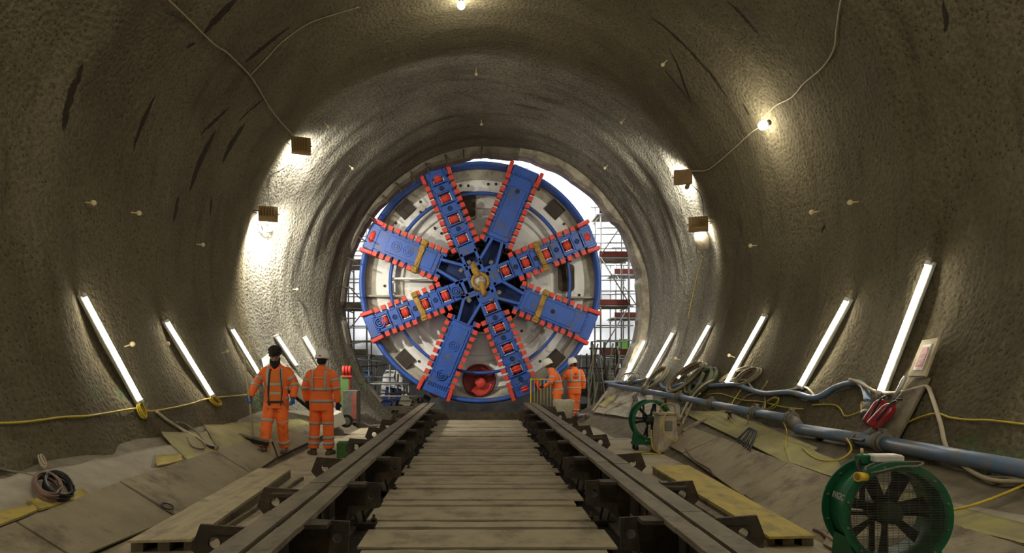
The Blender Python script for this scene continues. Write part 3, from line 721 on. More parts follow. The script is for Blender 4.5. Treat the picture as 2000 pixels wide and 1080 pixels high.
# side decks of plywood
def deck(x0, x1, y0, y1, label, z=0.0, th=.03, mt='wood'):
    P = [(x0+.01, y0+.01), (x1-.01, y0+.01), (x1-.01, y1-.01), (x0+.01, y1-.01)]
    o = MB().prism([(a, b, z-th) for a, b in P], (0, 0, th)).build('plywood_sheet', M[mt]); return tag(o, label, 'plywood sheet', 'plywood sheets of the side decks')
yy = [2.2, 4.7, 7.2, 9.7, 12.1, 14.5, 16.9]
wh = ['in the nearest corner', 'beside the raised plank', 'beyond the raised plank', 'under the feet of the two workers', 'behind the two workers', 'beside the red and green post']
for k in range(6): deck(-3.28 if k < 5 else -2.95, -1.62, yy[k], yy[k+1], 'flat dusty plywood deck sheet on the left side, '+wh[k])
wh = ['in the near corner by the large fan', 'under the yellow board', 'in front of the wheeled small fan', 'under the small green fan', 'beyond the small green fan', 'near the two distant workers']
for k in range(6): deck(1.76, 3.36 if k < 5 else 3.0, yy[k], yy[k+1], 'flat plywood deck sheet on the right side, '+wh[k])
# raised boards on battens
def raised(name, c4, z, th, mt, label, cat):
    P = [atz(px, py, z) for px, py in c4]
    t = thing(name, label, cat, (P[0].x, P[0].y, 0))
    MB().prism([(p.x, p.y, z-th) for p in P], (0, 0, th)).build('top_board', M[mt], t)
    mid = sum(P, Vector())/4
    for k in range(3):
        for f0 in (.04, .5, .96):
            a = P[0].lerp(P[3], f0 if k == 0 else f0); pass
    for f in (.08, .5, .92):
        a = P[0].lerp(P[1], f); b = P[3].lerp(P[2], f); d = (b-a)
        q = MB(); u = d.normalized()*.0; n2 = Vector((d.y, -d.x, 0)).normalized()*.05
        A = a.lerp(b, .02); B = a.lerp(b, .98)
        q.prism([(A-n2).to_tuple()[:2]+(0.002,), (A+n2).to_tuple()[:2]+(0.002,), (B+n2).to_tuple()[:2]+(0.002,), (B-n2).to_tuple()[:2]+(0.002,)], (0, 0, z-th-.002)); q.build('batten', M['wood_dark'], t)
    return t
raised('raised_plank', ((249, 1056), (374, 1053), (568, 916), (505, 914)), .12, .022, 'wood_grain', 'long pale plywood plank raised on battens, left of the cradle beam', 'plank')
raised('raised_plank', ((1503, 1048), (1593, 1046), (1344, 908), (1273, 910)), .11, .022, 'ply_yellow', 'long yellow board raised on battens, right of the cradle beam', 'plank')
# steel angle strips beside them
tag(MB().box((-2.42, 7.6, .02), (.04, 3.2, .06)).build('timber_strip', M['wood_dark']), 'thin dark timber strip lying between the pale raised plank and the cradle beam', 'timber strip')
tag(MB().box((2.45, 7.3, .03), (.10, 3.0, .07)).build('timber_strip', M['wood_dark']), 'dark timber strip lying between the yellow board and the cradle beam', 'timber strip')

# ---------------------------------------------------------------- sheets and boards on the sloping benching
def surf_sheet(name, quad, off, mt, label, cat, group=None, nu=14, nv=8, amp=.012, th=.012, edge=0.0):
    """a sheet following the benching or lining between four places of the frame: top-left, top-right, bottom-right, bottom-left"""
    P = [hit(*q, 0) for q in quad]; vs = []
    for j in range(nv+1):
        for i in range(nu+1):
            u, v = i/nu, j/nv
            p = P[0]*(1-u)*(1-v)+P[1]*u*(1-v)+P[2]*u*v+P[3]*(1-u)*v
            if edge and j == 0: p += (P[0]-P[3]).normalized()*edge*noise.noise(p*2.3)*2
            z = bench_z(p.x, p.y)
            wl = lcx(p.y)+math.copysign(math.sqrt(max(.01, lR(p.y, 2)**2-(p.z-lcz(p.y))**2)), p.x)
            n_ = nrm(Vector((p.x, p.y, z)))
            q = Vector((p.x, p.y, z))+n_*(off+amp*(1+noise.noise(p*4))+amp*.6*noise.noise(p*11))
            # lean against the lining where the sheet climbs it
            rr = math.hypot(q.x-lcx(q.y), q.z-lcz(q.y)); lim = lR(q.y, math.atan2(q.x-lcx(q.y), q.z-lcz(q.y)))-.03-off
            if rr > lim: q.x = lcx(q.y)+(q.x-lcx(q.y))*lim/rr; q.z = lcz(q.y)+(q.z-lcz(q.y))*lim/rr
            vs.append(q)
    n = nu+1; N = len(vs); up = [v-Vector((0, 0, th)) for v in vs]
    fs = [(j*n+i, (j+1)*n+i, (j+1)*n+i+1, j*n+i+1) for j in range(nv) for i in range(nu)]
    bs = [(N+a, N+d, N+c, N+b) for a, b, c, d in fs]
    rim = [j*n for j in range(nv)]+[nv*n+i for i in range(nu)]+[(nv-j)*n+nu for j in range(nv)]+[nu-i for i in range(nu)]
    es = [(rim[k], rim[(k+1) % len(rim)], N+rim[(k+1) % len(rim)], N+rim[k]) for k in range(len(rim))]
    o = MB().add(vs+up, fs+bs+es, True).build(name, M[mt]); return tag(o, label, cat, group)
def board(quad, label, off=.05, mt='wood_slope', th=.024, name='sloping_board', lift=0):
    P = [hit(*q, off) for q in quad]
    for i_, j_ in ((3, 0), (2, 1)):
        P[i_] = P[i_]+(P[i_]-P[j_]).normalized()*.10; P[i_].z = max(P[i_].z, .035)
    n_ = (P[1]-P[0]).cross(P[3]-P[0]).normalized()
    if n_.z < 0: n_ = -n_
    c = sum(P, Vector())/4; d = max(0, max((c-p).dot(n_)*0 for p in P))
    P = [p-n_*((p-c).dot(n_)) for p in P]
    o = MB().prism([p+n_*lift for p in P], -n_*th).build(name, M[mt]); return tag(o, label, 'plywood sheet', 'boards laid on the sloping benching')
# left side, lowest layer first
surf_sheet('ground_sheet', ((-40, 945), (345, 868), (400, 905), (-60, 1060)), .012, 'fab_grey', 'pale grey geotextile sheet spread along the foot of the left wall', 'sheet', None, 40, 10, .015, edge=.05)
surf_sheet('ground_sheet', ((310, 851), (400, 846), (425, 890), (362, 905)), .035, 'fab_yellow', 'yellow-green sheet draped on the left benching under the tangled cables', 'sheet', None, 10, 8, .01, edge=.03)
surf_sheet('ground_sheet', ((396, 834), (640, 812), (650, 842), (425, 886)), .03, 'fab_yellow', 'wide yellow-green sheet on the left benching behind the broom', 'sheet', None, 20, 8, .012, edge=.04)
surf_sheet('ground_sheet', ((300, 897), (352, 894), (352, 905), (302, 918)), .05, 'ply_yellow', 'small bright yellow sheet corner beside the grey upright scrap on the left', 'sheet', None, 5, 4, .004)
surf_sheet('ground_sheet', ((46, 988), (158, 964), (172, 978), (68, 1006)), .05, 'ply_yellow', 'narrow yellow sheet strip beneath the coiled pinkish cable', 'sheet', None, 8, 4, .004)
surf_sheet('ground_sheet', ((-30, 1014), (60, 996), (66, 1006), (-30, 1046)), .05, 'ply_yellow', 'yellow sheet strip at the left edge of the picture', 'sheet', None, 8, 4, .004)
board(((28, 1030), (227, 950), (323, 1010), (122, 1088)), 'large dusty board on the left slope, between the coiled cable and the nearest corner', .05)
board(((-50, 1058), (24, 1029), (118, 1088), (30, 1125)), 'dusty board filling the nearest left corner of the slope', .045)
board(((230, 947), (414, 886), (473, 925), (327, 1008)), 'large dusty board on the left slope beside the far end of the pale raised plank', .055)
board(((417, 885), (522, 852), (536, 893), (477, 923)), 'dusty board on the left slope under the broom head', .05)
board(((526, 851), (632, 822), (648, 838), (540, 891)), 'dusty board on the left slope behind the two workers', .05)
tag(MB().prism([hit(292, 921, .03), hit(303, 917, .03), hit(302, 905, .05), hit(297, 896, .05)], (0, .03, .0)).build('sheet_scrap', M['cable_grey']), 'small grey scrap standing upright beside the bright yellow sheet corner', 'scrap')
# right side
surf_sheet('ground_sheet', ((1330, 806), (1420, 800), (1600, 880), (1545, 912)), .02, 'fab_yellow', 'crumpled yellow-green sheet under the blue pipe behind the cable box', 'sheet', None, 24, 8, .02, edge=.05)
surf_sheet('ground_sheet', ((1530, 862), (1640, 905), (1655, 945), (1545, 910)), .035, 'fab_yellow', 'yellow sheet right of the black cable bundle', 'sheet', None, 10, 8, .015, edge=.05)
surf_sheet('ground_sheet', ((1640, 930), (2040, 1040), (2040, 1075), (1640, 985)), .02, 'fab_yellow', 'yellow sheet strip running behind the large green fan', 'sheet', None, 24, 6, .01, edge=.03)
surf_sheet('ground_sheet', ((1860, 985), (2040, 1018), (2040, 1040), (1860, 1005)), .014, 'fab_grey', 'narrow grey geotextile edge at the foot of the right wall', 'sheet', None, 16, 4, .01, edge=.03)
surf_sheet('ground_sheet', ((1250, 770), (1330, 790), (1330, 830), (1240, 815)), .02, 'fab_grey', 'pale grey sheet draped down the slope behind the small green fan', 'sheet', None, 10, 8, .02, edge=.04)
surf_sheet('ground_sheet', ((1185, 758), (1240, 766), (1230, 818), (1160, 808)), .02, 'fab_grey', 'pale grey sheet on the slope near the two distant workers', 'sheet', None, 10, 8, .03, edge=.04)
surf_sheet('ground_sheet', ((1190, 762), (1212, 768), (1185, 800), (1168, 795)), .06, 'fab_yellow', 'small yellow sheet on the slope nearest the tunnel mouth', 'sheet', None, 6, 6, .01)
board(((1354, 839), (1407, 859), (1347, 885), (1312, 866)), 'small dusty board on the right slope just behind the cable box', .05)
board(((1410, 860), (1543, 911), (1463, 971), (1348, 887)), 'large dusty board on the right slope above the yellow raised board', .055)
board(((1547, 913), (1662, 957), (1600, 1062), (1467, 973)), 'large dusty board on the right slope left of the large green fan', .05)
board(((1668, 960), (1800, 1008), (1770, 1140), (1612, 1064)), 'dusty board on the right slope partly behind the large green fan', .045)
board(((1805, 1010), (2040, 1085), (2040, 1250), (1780, 1140)), 'dusty board in the nearest right corner of the slope', .045)
for (a, b, l) in (((1185, 765), (1158, 806), 'pale timber leaning on the slope near the two distant workers'), ((1246, 768), (1180, 812), 'dark timber leaning on the slope between two grey sheets'), ((1300, 800), (1262, 826), 'timber batten on the slope beside the small green fan'), ((1382, 822), (1336, 846), 'thin timber batten lying under the blue pipe')):
    A, B = hit(*a, .06), hit(*b, .05); d = (B-A).normalized(); n_ = nrm((A+B)/2); u = d.cross(n_).normalized(); n_ = u.cross(d)
    tag(MB().box((A+B)/2, (.09, (B-A).length, .04), Matrix((u, d, n_)).transposed()).build('timber_batten', M['wood']), l, 'timber')
# low ramp block on the deck
tag(MB().prism([atz(1203, 835, .0), atz(1230, 835, .0), atz(1232, 828, .0), atz(1205, 828, .0)], (0, 0, .05)).build('steel_offcut', M['rust']), 'small dark steel offcut on the deck left of the small green fan', 'steel offcut')

# ---------------------------------------------------------------- pipes, hoses and cables
def hose(name, pix, r, mt, label, cat, off=None, n=8, k=5, pts=None, group=None, parent=None):
    off = r*1.3 if off is None else off
    P = pts or [hit(q[0], q[1], q[2] if len(q) > 2 else off) for q in pix]
    o = MB().tube(smooth_path(P, k), r, n).build(name, M[mt], parent)
    return tag(o, label, cat, group) if label else o
def pip(px, py, X): return at(px, py, X/((px-HX)/F))
pipe = thing('water_pipe', 'long jointed blue service pipe running above the right slope toward the machine', 'pipe', (4.1, 8, .8))
segs = [((2120, 939), (1732, 866), 4.45, .078), ((1724, 864), (1560, 838), 4.45, .076), ((1546, 818), (1478, 806), 4.42, .064), ((1476, 806), (1392, 789), 4.38, .062), ((1390, 789), (1330, 776), 4.25, .060), ((1328, 776), (1262, 764), 4.12, .060), ((1260, 764), (1190, 751), 3.95, .060)]
for i, (a, b, X, r) in enumerate(segs):
    Xb = segs[i+1][2] if i+1 < len(segs) else 3.75
    A, B = pip(*a, X), pip(*b, Xb); sg = MB().cyl(A, B, r, n=20).build('pipe_length', M['pipe'], pipe)
    d = (B-A).normalized(); c = MB()
    c.cyl(A-d*.06, A-d*.02, r+.028, n=20); c.cyl(A-d*.02, A+d*.04, r+.045, n=20); c.cyl(A+d*.04, A+d*.09, r+.026, n=20); c.box(A+Vector((0, 0, r+.05)), (.05, .1, .05))
    if i: c.build('coupling', M['clamp'], pipe)
A, B = pip(1546, 818, 4.42), pip(1562, 838, 4.45)
MB().tube([A, A.lerp(B, .5)+Vector((0, 0, 0)), B], .085, 16).build('flexible_joint', M['clamp'], pipe)
for px, py in ((1960, 922), (1600, 845), (1425, 796), (1300, 771)):   # stands carrying the pipe from the slope
    p = pip(px, py, 4.45 if px > 1400 else 4.15); z = bench_z(p.x, p.y)
    s_ = MB(); s_.box((p.x, p.y, (z+p.z-.08)/2), (.05, .05, max(.05, p.z-.08-z))); s_.box((p.x, p.y, p.z-.085), (.16, .05, .02)); s_.build('pipe_stand', M['rust'], pipe)
for j, (px, py) in enumerate(((1675, 860), (1490, 808), (1424, 796))):
    p = pip(px, py, 4.42); MB().lathe([(.085, -.02), (.085, .02), (.07, .02), (.07, -.02)], p, (0, 1, .02), 20, close=True).build('strap', M['clamp'], pipe)
hose('hose', ((1180, 746, .1), (1215, 750, .1), (1255, 747, .08), (1270, 742, .06), (1290, 748, .05), (1297, 758, .05), (1310, 761, .05), (1330, 754, .05), (1360, 751, .05), (1395, 755, .05), (1440, 753, .05), (1470, 763, .05), (1500, 771, .05), (1550, 769, .05), (1598, 780, .05), (1640, 759, .05), (1680, 750, .05), (1697, 762, .06), (1705, 790, .07)), .042, 'pipe', 'thick blue-grey flexible hose curving along the foot of the right wall', 'hose', n=14)
cp = hit(1706, 797, .08); q = hit(1707, 815, .10)
t = thing('hose_coupling', 'metal lever coupling on the end of the thick blue-grey hose', 'hose coupling', cp)
MB().cyl(cp, q, .05, .056, 16).build('sleeve', M['clamp'], t); MB().cyl(q, q+(q-cp).normalized()*.05, .065, .065, 16).build('flange', M['steel'], t)
MB().cyl(q+Vector((.02, 0, .02)), q+Vector((.12, -.02, .06)), .014, n=8).build('lever', M['steel'], t)
hose('hose', ((1443, 746), (1460, 744), (1478, 766), (1495, 772), (1530, 766), (1572, 758), (1585, 764), (1597, 778), (1605, 779)), .016, 'hose_cream', 'cream hose looping along the blue-grey hose below the third tube light', 'hose', .03)
hose('hose', ((1676, 748, .12), (1700, 757, .12), (1720, 769, .06), (1760, 771, .05), (1800, 762, .05), (1817, 758, .04), (1826, 775, .04), (1845, 830, .05), (1858, 878, .06), (1880, 915, .06), (1915, 938, .05), (1955, 950, .05), (2020, 952, .05)), .021, 'hose_cream', 'long cream hose hooked below the notice board and dropping behind the blue pipe', 'hose', n=10)
def loops(name, c, ax1, ax2, nl, r, mt, label, spread=.03, seed=3, cat='hose', rest=.03, offw=.05):
    """several turns hung on the wall or lying on the slope about a place of the frame"""
    rnd = random.Random(seed); pts = []
    for j in range(nl):
        k1, k2, k3 = rnd.uniform(.86, 1.08), rnd.uniform(.8, 1.1), rnd.uniform(-2, 2)
        for i in range(14):
            a = 2*PI*i/14; px = c[0]+k3+ax1[0]*math.cos(a)*k1+ax2[0]*math.sin(a)*k2; py = c[1]+ax1[1]*math.cos(a)*k1+ax2[1]*math.sin(a)*k2
            p = hit(px, py, rest+offw*(j+i/14)/nl); pts.append(p)
    return hose(name, None, r, mt, label, cat, pts=pts, k=3, n=7)
loops('hose_coil', (1288, 742), (21, -22), (7, 4), 5, .022, 'hose_cream', 'thin cream hose coil hung between two tube lights, nearest the small green fan', seed=3, offw=.12)
loops('hose_coil', (1350, 742), (32, -28), (12, 7), 6, .024, 'hose_brown', 'brown hose coil hung on the right wall beside the thick green hoses', seed=4, offw=.16)
loops('hose_coil', (1376, 748), (24, -24), (9, 9), 4, .034, 'hose_green', 'thick grey-green hose coil draped over the blue pipe', seed=5, offw=.12)
hose('hose', ((1392, 735, .2), (1380, 760, .2), (1362, 785, .18)), .04, 'hose_green', 'end of a thick grey-green hose hanging over the blue pipe', 'hose')
for k, (p_, m_, l_) in enumerate(((((1372, 768, .2), (1352, 795, .2), (1338, 815, .1), (1322, 832, .07)), 'hose_green', 'grey-green hose end hanging below the pipe behind the cable box'),
        (((1384, 778, .2), (1362, 800, .2), (1345, 820, .1), (1335, 836, .07)), 'hose_brown', 'brown hose end hanging below the pipe behind the cable box'),
        (((1400, 742, .05), (1385, 765, .2), (1350, 806, .2), (1330, 826, .07)), 'hose_cream', 'cream hose end draped over the pipe right of the green coil'),
        (((1318, 772, .2), (1310, 790, .1), (1300, 812, .06)), 'hose_brown', 'short brown hose hanging over the pipe above the small green fan'))):
    hose('hose', p_, .020, m_, l_, 'hose')
loops('cable_coil', (1468, 738), (24, -16), (6, 8), 4, .012, 'hose_cream', 'loose cream cord tangle above the cream hose on the right wall', seed=16, cat='cable', offw=.08)
loops('cable_coil', (1232, 742), (12, -10), (8, 5), 5, .016, 'cable_grey', 'grey cable tangle at the far end of the blue pipe', seed=17, cat='cable', offw=.10)
loops('cable_coil', (1442, 734), (30, -12), (-5, 10), 4, .013, 'hose_brown', 'tangled brown cable above the blue-grey hose right of the green coil', seed=6, cat='cable')
loops('cable_coil', (1700, 806), (4, 16), (4, -2), 5, .009, 'cable_yellow', 'small bright yellow cable knot beside the hose coupling', seed=7, cat='cable')
loops('cable_coil', (1512, 792), (14, -10), (5, 6), 3, .008, 'cable_yellow', 'yellow cable knot above the pipe joint', seed=8, cat='cable')
hose('cable', ((1384, 772), (1410, 770), (1450, 782), (1490, 786), (1525, 795), (1560, 800), (1572, 800)), .009, 'cable_yellow', 'wavy yellow cable along the right wall just above the blue pipe', 'cable', .03)
hose('cable', ((1590, 793), (1630, 792), (1645, 800), (1655, 815), (1680, 808), (1700, 800)), .009, 'cable_yellow', 'short wavy yellow cable left of the yellow knot', 'cable', .03)
hose('cable', ((1726, 862, .12), (1760, 838), (1790, 822), (1833, 810), (1860, 818), (1900, 823), (1940, 824), (2030, 835)), .011, 'cable_yellow', 'long yellow cable rising from the blue pipe to the right edge of the picture', 'cable', .03)
hose('cable', ((1864, 1018, .1), (1900, 1012, .1), (1950, 990, .08), (2020, 955, .06)), .011, 'cable_yellow', 'slack yellow cable from the large green fan to the right edge', 'cable', .03)
hose('cable', ((1503, 745), (1488, 765), (1462, 775), (1432, 800), (1412, 805)), .012, 'hose_brown', 'brown hose hanging down the right wall to the blue pipe', 'cable', .03)
hose('cable', ((1452, 760), (1448, 800, .2), (1446, 812, .2)), .008, 'cable_yellow', 'thin yellow cable dropping onto the blue pipe below the third tube light', 'cable', .03)
hose('cable', ((1497, 772), (1505, 795, .1), (1515, 812, .2)), .008, 'hose_brown', 'thin brown cable dropping onto the pipe left of the pipe joint', 'cable', .03)
hose('cable', ((1426, 800, .2), (1430, 825, .06), (1445, 838, .04), (1462, 832, .05), (1478, 806, .18)), .009, 'cable_yellow', 'yellow cable slung under the blue pipe', 'cable')
hose('cable', ((1533, 832, .1), (1540, 850, .05), (1537, 885, .06)), .008, 'cable_yellow', 'yellow cable hanging down beside the pipe joint', 'cable')
hose('cable', ((1572, 885, .07), (1600, 905, .06), (1640, 908, .06), (1670, 895, .1), (1682, 875, .2)), .010, 'cable_yellow', 'yellow cable crossing the slope to the large green fan', 'cable')
hose('cable', ((1345, 886, .1), (1362, 906, .08), (1392, 925, .08), (1400, 938, .08)), .016, 'cable_pink', 'faded red cable running from the cable box along the slope', 'cable')
hose('cable', ((1590, 1045, .05), (1604, 1052, .06), (1622, 1066, .06), (1650, 1082, .06)), .018, 'cable_pink', 'faded red cable in front of the large green fan', 'cable')
hose('cable', ((1375, 500), (1365, 530), (1355, 575), (1345, 622)), .008, 'cable_yellow', 'thin yellow cord hanging down the right wall below the sack', 'cable', .02)
# black cable bundle on the slope
t = thing('cable_bundle', 'tied bundle of black cables on the slope under the blue pipe', 'cable', hit(1462, 865, .06))
for k in range(8):
    hose('cable_strand', ((1440+k*4.2, 868+k*3, .07), (1455+k*3.6, 860+k*1.4, .10+.02*(k%2)), (1468+k*2.2, 850+k*.9, .12), (1474+k*1.0, 848+k*1.0, .08)), .010, 'cable_black', None, None, parent=t)
# left wall
hose('cable', ((-30, 830), (30, 828), (75, 823), (120, 817), (165, 815), (215, 807), (262, 800), (290, 805), (330, 799), (370, 790), (400, 781), (440, 776), (492, 772)), .013, 'cable_yellow', 'long yellow cable tied along the left wall under the tube lights', 'cable', .03)
loops('cable_coil', (271, 806), (6, 14), (5, -3), 4, .010, 'cable_yellow', 'yellow cable knot tied below the nearest left tube light', seed=9, cat='cable')
loops('cable_coil', (415, 787), (9, 8), (5, -3), 4, .009, 'cable_yellow', 'yellow cable knot tied below the second left tube light', seed=10, cat='cable')
hose('cable', ((300, 806), (325, 826), (352, 843), (385, 862), (416, 884, .08)), .024, 'hose_cream', 'cream hose lying down the left slope from the yellow cable', 'hose', .04)
hose('cable', ((330, 826), (350, 842), (375, 855), (395, 872), (412, 883, .08)), .018, 'cable_black', 'black cable lying along the cream hose on the left slope', 'cable', .03)
hose('cable', ((340, 828), (362, 836), (385, 852), (396, 866), (420, 883, .08)), .014, 'cable_grey', 'grey cable looped beside the cream hose on the left slope', 'cable', .05)
hose('cable', ((363, 860), (372, 878, .05), (392, 884, .06), (395, 874, .06), (375, 855)), .013, 'cable_pink', 'faded red cable loop on the yellow-green sheet', 'cable', .04)
hose('cable', ((-30, 912), (10, 925), (40, 930), (65, 936), (85, 945, .08)), .014, 'cable_grey', 'grey cable leading from the left edge to the coiled cable', 'cable', .03)
for k, (cx_, cy_, m_, l_) in enumerate(((83, 969, 'cable_pink', 'large pinkish cable coil lying on the left slope'), (104, 968, 'cable_black', 'black cable coil tucked behind the pinkish coil'))):
    loops('cable_coil', (cx_, cy_), (24, 17), (-13, 15), 8, .010, m_, l_, seed=11+k, cat='cable', rest=.06, offw=.08)
loops('cable_coil', (78, 911), (6, 12), (3, -3), 3, .008, 'hose_cream', 'small cream cord knot at the foot of the left wall', seed=13, cat='cable')
loops('cable_coil', (318, 1004), (10, 5), (6, -4), 2, .006, 'cable_black', 'small black wire loop on the left board seam', seed=14, cat='cable', rest=.09, offw=.01)
# vault cables
hose('cable', ((318, -10), (360, 30), (395, 65), (420, 88), (440, 100), (468, 127), (487, 147), (505, 175), (522, 205), (545, 235), (570, 262), (580, 280, .15)), .012, 'hose_brown', 'brown festoon cable running down the left of the vault to the upper floodlight', 'cable', .03, k=4)
hose('cable', ((487, 146), (520, 112), (550, 80), (600, 45), (640, 30), (700, 12)), .007, 'hose_brown', 'thin branch cable curving up the vault from the left festoon cable', 'cable', .02)
hose('cable', ((584, 296, .2), (565, 318), (545, 330), (528, 340), (522, 370), (512, 400, .2)), .009, 'cable_grey', 'thin cable joining the two left floodlights', 'cable', .03)
hose('cable', ((1650, -20), (1643, 15), (1637, 60), (1632, 95), (1610, 130), (1575, 160), (1550, 188), (1515, 207), (1505, 232, .15)), .010, 'hose_cream', 'cream festoon cable from the top edge down to the right bulb', 'cable', .03, k=4)
hose('cable', ((1500, 242, .15), (1470, 258), (1435, 290), (1400, 320), (1380, 332), (1352, 334), (1352, 348, .15)), .010, 'hose_cream', 'cream festoon cable from the right bulb to the right floodlights', 'cable', .03, k=4)
hose('cable', ((1356, 350, .15), (1372, 378, .05), (1378, 410, .05), (1385, 440, .1)), .008, 'cable_black', 'thin black cable joining the two right floodlights', 'cable', .04)
loops('cable_coil', (510, 440), (9, 2), (2, 11), 4, .014, 'hose_brown', 'ring of coiled brown cable hanging under the lower left floodlight', seed=15, cat='cable', rest=.10, offw=.05)
# hessian sack below the right floodlight
p = hit(1388, 468, .22)
t = thing('hanging_sack', 'pale sack hanging on the right wall under the lower floodlight', 'sack', p)
MB().tube([p+Vector((-.05, 0, .30)), p+Vector((-.03, 0, .2)), p+Vector((0, 0, .05)), p+Vector((.05, 0, -.12)), p+Vector((.07, 0, -.2))], [.05, .13, .17, .14, .09], 14).build('sack_body', M['sack'], t)
MB().cyl(p+Vector((-.05, 0, .26)), p+Vector((-.05, 0, .30)), .06, n=12).build('sack_tie', M['cable_grey'], t)
hose('cable', ((1372, 455, .2), (1376, 478, .2), (1374, 495, .15), (1382, 490, .15), (1379, 470, .2)), .016, 'hose_brown', 'short brown cable tail hanging beside the sack', 'cable')
p = hit(1360, 352, .2)
tag(MB().box(p, (.08, .1, .22), Matrix.Rotation(.35, 3, 'Y'), .01).build('bracket_plate', M['copper']), 'small ochre bracket plate beside the upper right floodlight', 'bracket')
# depth pegs
PEGS = [(165, 395, 'far up the left wall near the edge of the picture'), (256, 415, 'on the left wall under the long wet streak'), (384, 477, 'on the left wall beside the lower left floodlight'), (243, 677, 'between the two nearest left tube lights'), (313, 676, 'just beside the top of the second left tube light'), (432, 690, 'left of the third left tube light'), (571, 565, 'on the lit left taper above the fifth tube light'),
        (634, 240, 'above the upper left floodlight at the edge of the lit band'), (682, 323, 'on the taper above the left side of the machine'), (930, 135, 'at the crown, nearer of the two above the machine'), (940, 234, 'at the crown just above the machine rim'), (1187, 322, 'on the taper above the right side of the machine'), (1220, 232, 'on the upper right edge of the taper'), (1303, 117, 'high on the right of the vault'),
        (1600, 413, 'on the right wall beyond the sack, lower of a spaced pair'), (1677, 394, 'high on the right wall nearest the coarse patch'), (1478, 479, 'on the right wall just right of the sack'), (1435, 698, 'between the third and fourth right tube lights'), (1328, 703, 'between the two far right tube lights above the cream coil')]
for px, py, l in PEGS:
    a = hit(px, py, .01); n_ = nrm(a); t = thing('depth_peg', 'small cream depth peg '+l, 'depth peg', a, 'depth pegs in the lining')
    MB().cyl(a-n_*.03, a+n_*.10, .010, n=8).build('shank', M['peg'], t)
    MB().ball(a+n_*.11, (.038, .038, .038), 10, 8).build('peg_head', M['peg'], t)

# ---------------------------------------------------------------- notice board, extinguishers
def onwall(px, py, off): return hit(px, py, off)
P = [onwall(1817, 670, .10), onwall(1850, 665, .10), onwall(1822, 741, .10), onwall(1788, 741, .10)]
def plate_frame(P):
    c = sum(P, Vector())/4; u = ((P[1]-P[0])+(P[2]-P[3])).normalized(); v = ((P[0]-P[3])+(P[1]-P[2])).normalized(); n_ = u.cross(v).normalized()
    if n_.dot(EYEV-c) < 0: n_ = -n_
    return c, u, v, n_
c, u, v, n_ = plate_frame(P)
t = thing('notice_board', 'small plywood notice board with a plastic-covered red sign on the right wall', 'notice board', c)
MB().prism(P, -n_*.03).build('plywood_back', M['wood_grain'], t)
P2 = [c+(p-c)*.62 for p in P]; P2 = [c+u*((p-c).dot(u))*.85+v*((p-c).dot(v))*1.12 for p in P2]
M['sign_red'] = mat('red_sign_print', (.32, .05, .03), .35, spec=.6, col2=(.45, .12, .08), vscale=20)
M['ink'] = mat('white_print', (.6, .56, .5), .5)
pl = MB().prism([p+n_*.002 for p in P2], n_*.006).build('sign_sleeve', M['sheet_white'], t)
P3 = [c+(p-c)*.78 for p in P2]; MB().prism([p+n_*.009 for p in P3], n_*.003).build('red_sign', M['sign_red'], t)
mb = MB()
for k in range(5):
    w_ = (P3[1]-P3[0]).length*.32; q = c+v*((k-2.4)*.06)+n_*.0135; mb.box(q, (w_*2*(.7 if k % 2 else 1), .012, .003), Matrix((u, v, n_)).transposed())
mb.build('sign_lines', M['ink'], t)
P = [onwall(1790, 741, .05), onwall(1822, 741, .05), onwall(1762, 862, .07), onwall(1702, 858, .07)]
tag(MB().prism(P, -nrm(sum(P, Vector())/4)*.03).build('backing_board', M['wood_dark']), 'grey-brown backing board leaning on the right wall behind the extinguishers', 'board')
def extinguisher(bot, top, label, mt='red_ext', off=.14, r=.075):
    a, b = hit(*bot, off), hit(*top, off); d = (b-a).normalized(); L_ = .33; t = thing('fire_extinguisher', label, 'fire extinguisher', a)
    MB().lathe([(0, 0), (r*.9, 0), (r, .02), (r, L_-.08), (r*.75, L_-.03), (.03, L_), (0, L_)], a, d, 24).build('cylinder_body', M[mt], t)
    MB().lathe([(r+.002, .10), (r+.002, .20)], a, d, 24, -1.2, 1.6).build('body_label', M['white_pl'], t)
    MB().cyl(a+d*L_, a+d*(L_+.06), .022, n=12).build('valve', M['clamp'], t)
    MB().box(a+d*(L_+.07), (.03, .12, .02)).build('lever', M['black'], t)
    MB().tube(smooth_path([a+d*(L_+.04), a+d*(L_+.02)+Vector((-.08, -.06, 0)), a+d*(L_*.6)+Vector((-.09, -.07, -.02)), a+d*(L_*.3)+Vector((-.07, -.08, 0))], 4), .012, 8).build('discharge_hose', M['black'], t)
    return t
M['red_ext'] = mat('extinguisher_red', (.27, .012, .018), .3, spec=.5, var=.2, dirt=(.2, .12, .09), dirt_amt=.2)
extinguisher((1716, 840), (1742, 800), 'dark red fire extinguisher leaning on the backing board, behind the other')
extinguisher((1733, 852), (1768, 815), 'dark red fire extinguisher with a pale nozzle, nearer of the two on the right wall', off=.2)
p = hit(1710, 850, .14); tag(MB().box(p+Vector((.08, 0, -.03)), (.42, .22, .02), Matrix.Rotation(-.5, 3, 'Y')).build('extinguisher_tray', M['rust']), 'dark steel tray holding the two red fire extinguishers', 'tray')
a, b = hit(1757, 795, .1), hit(1784, 742, .1); t = thing('spray_lance', 'thin grey lance wrapped in clear plastic below the notice board', 'lance', a)
MB().cyl(a, b, .020, n=10).build('lance_tube', M['steel'], t); MB().tube([a.lerp(b, .45), a.lerp(b, .6), a.lerp(b, .85), b], [.014, .022, .026, .018], 8).build('plastic_wrap', M['tin'], t)

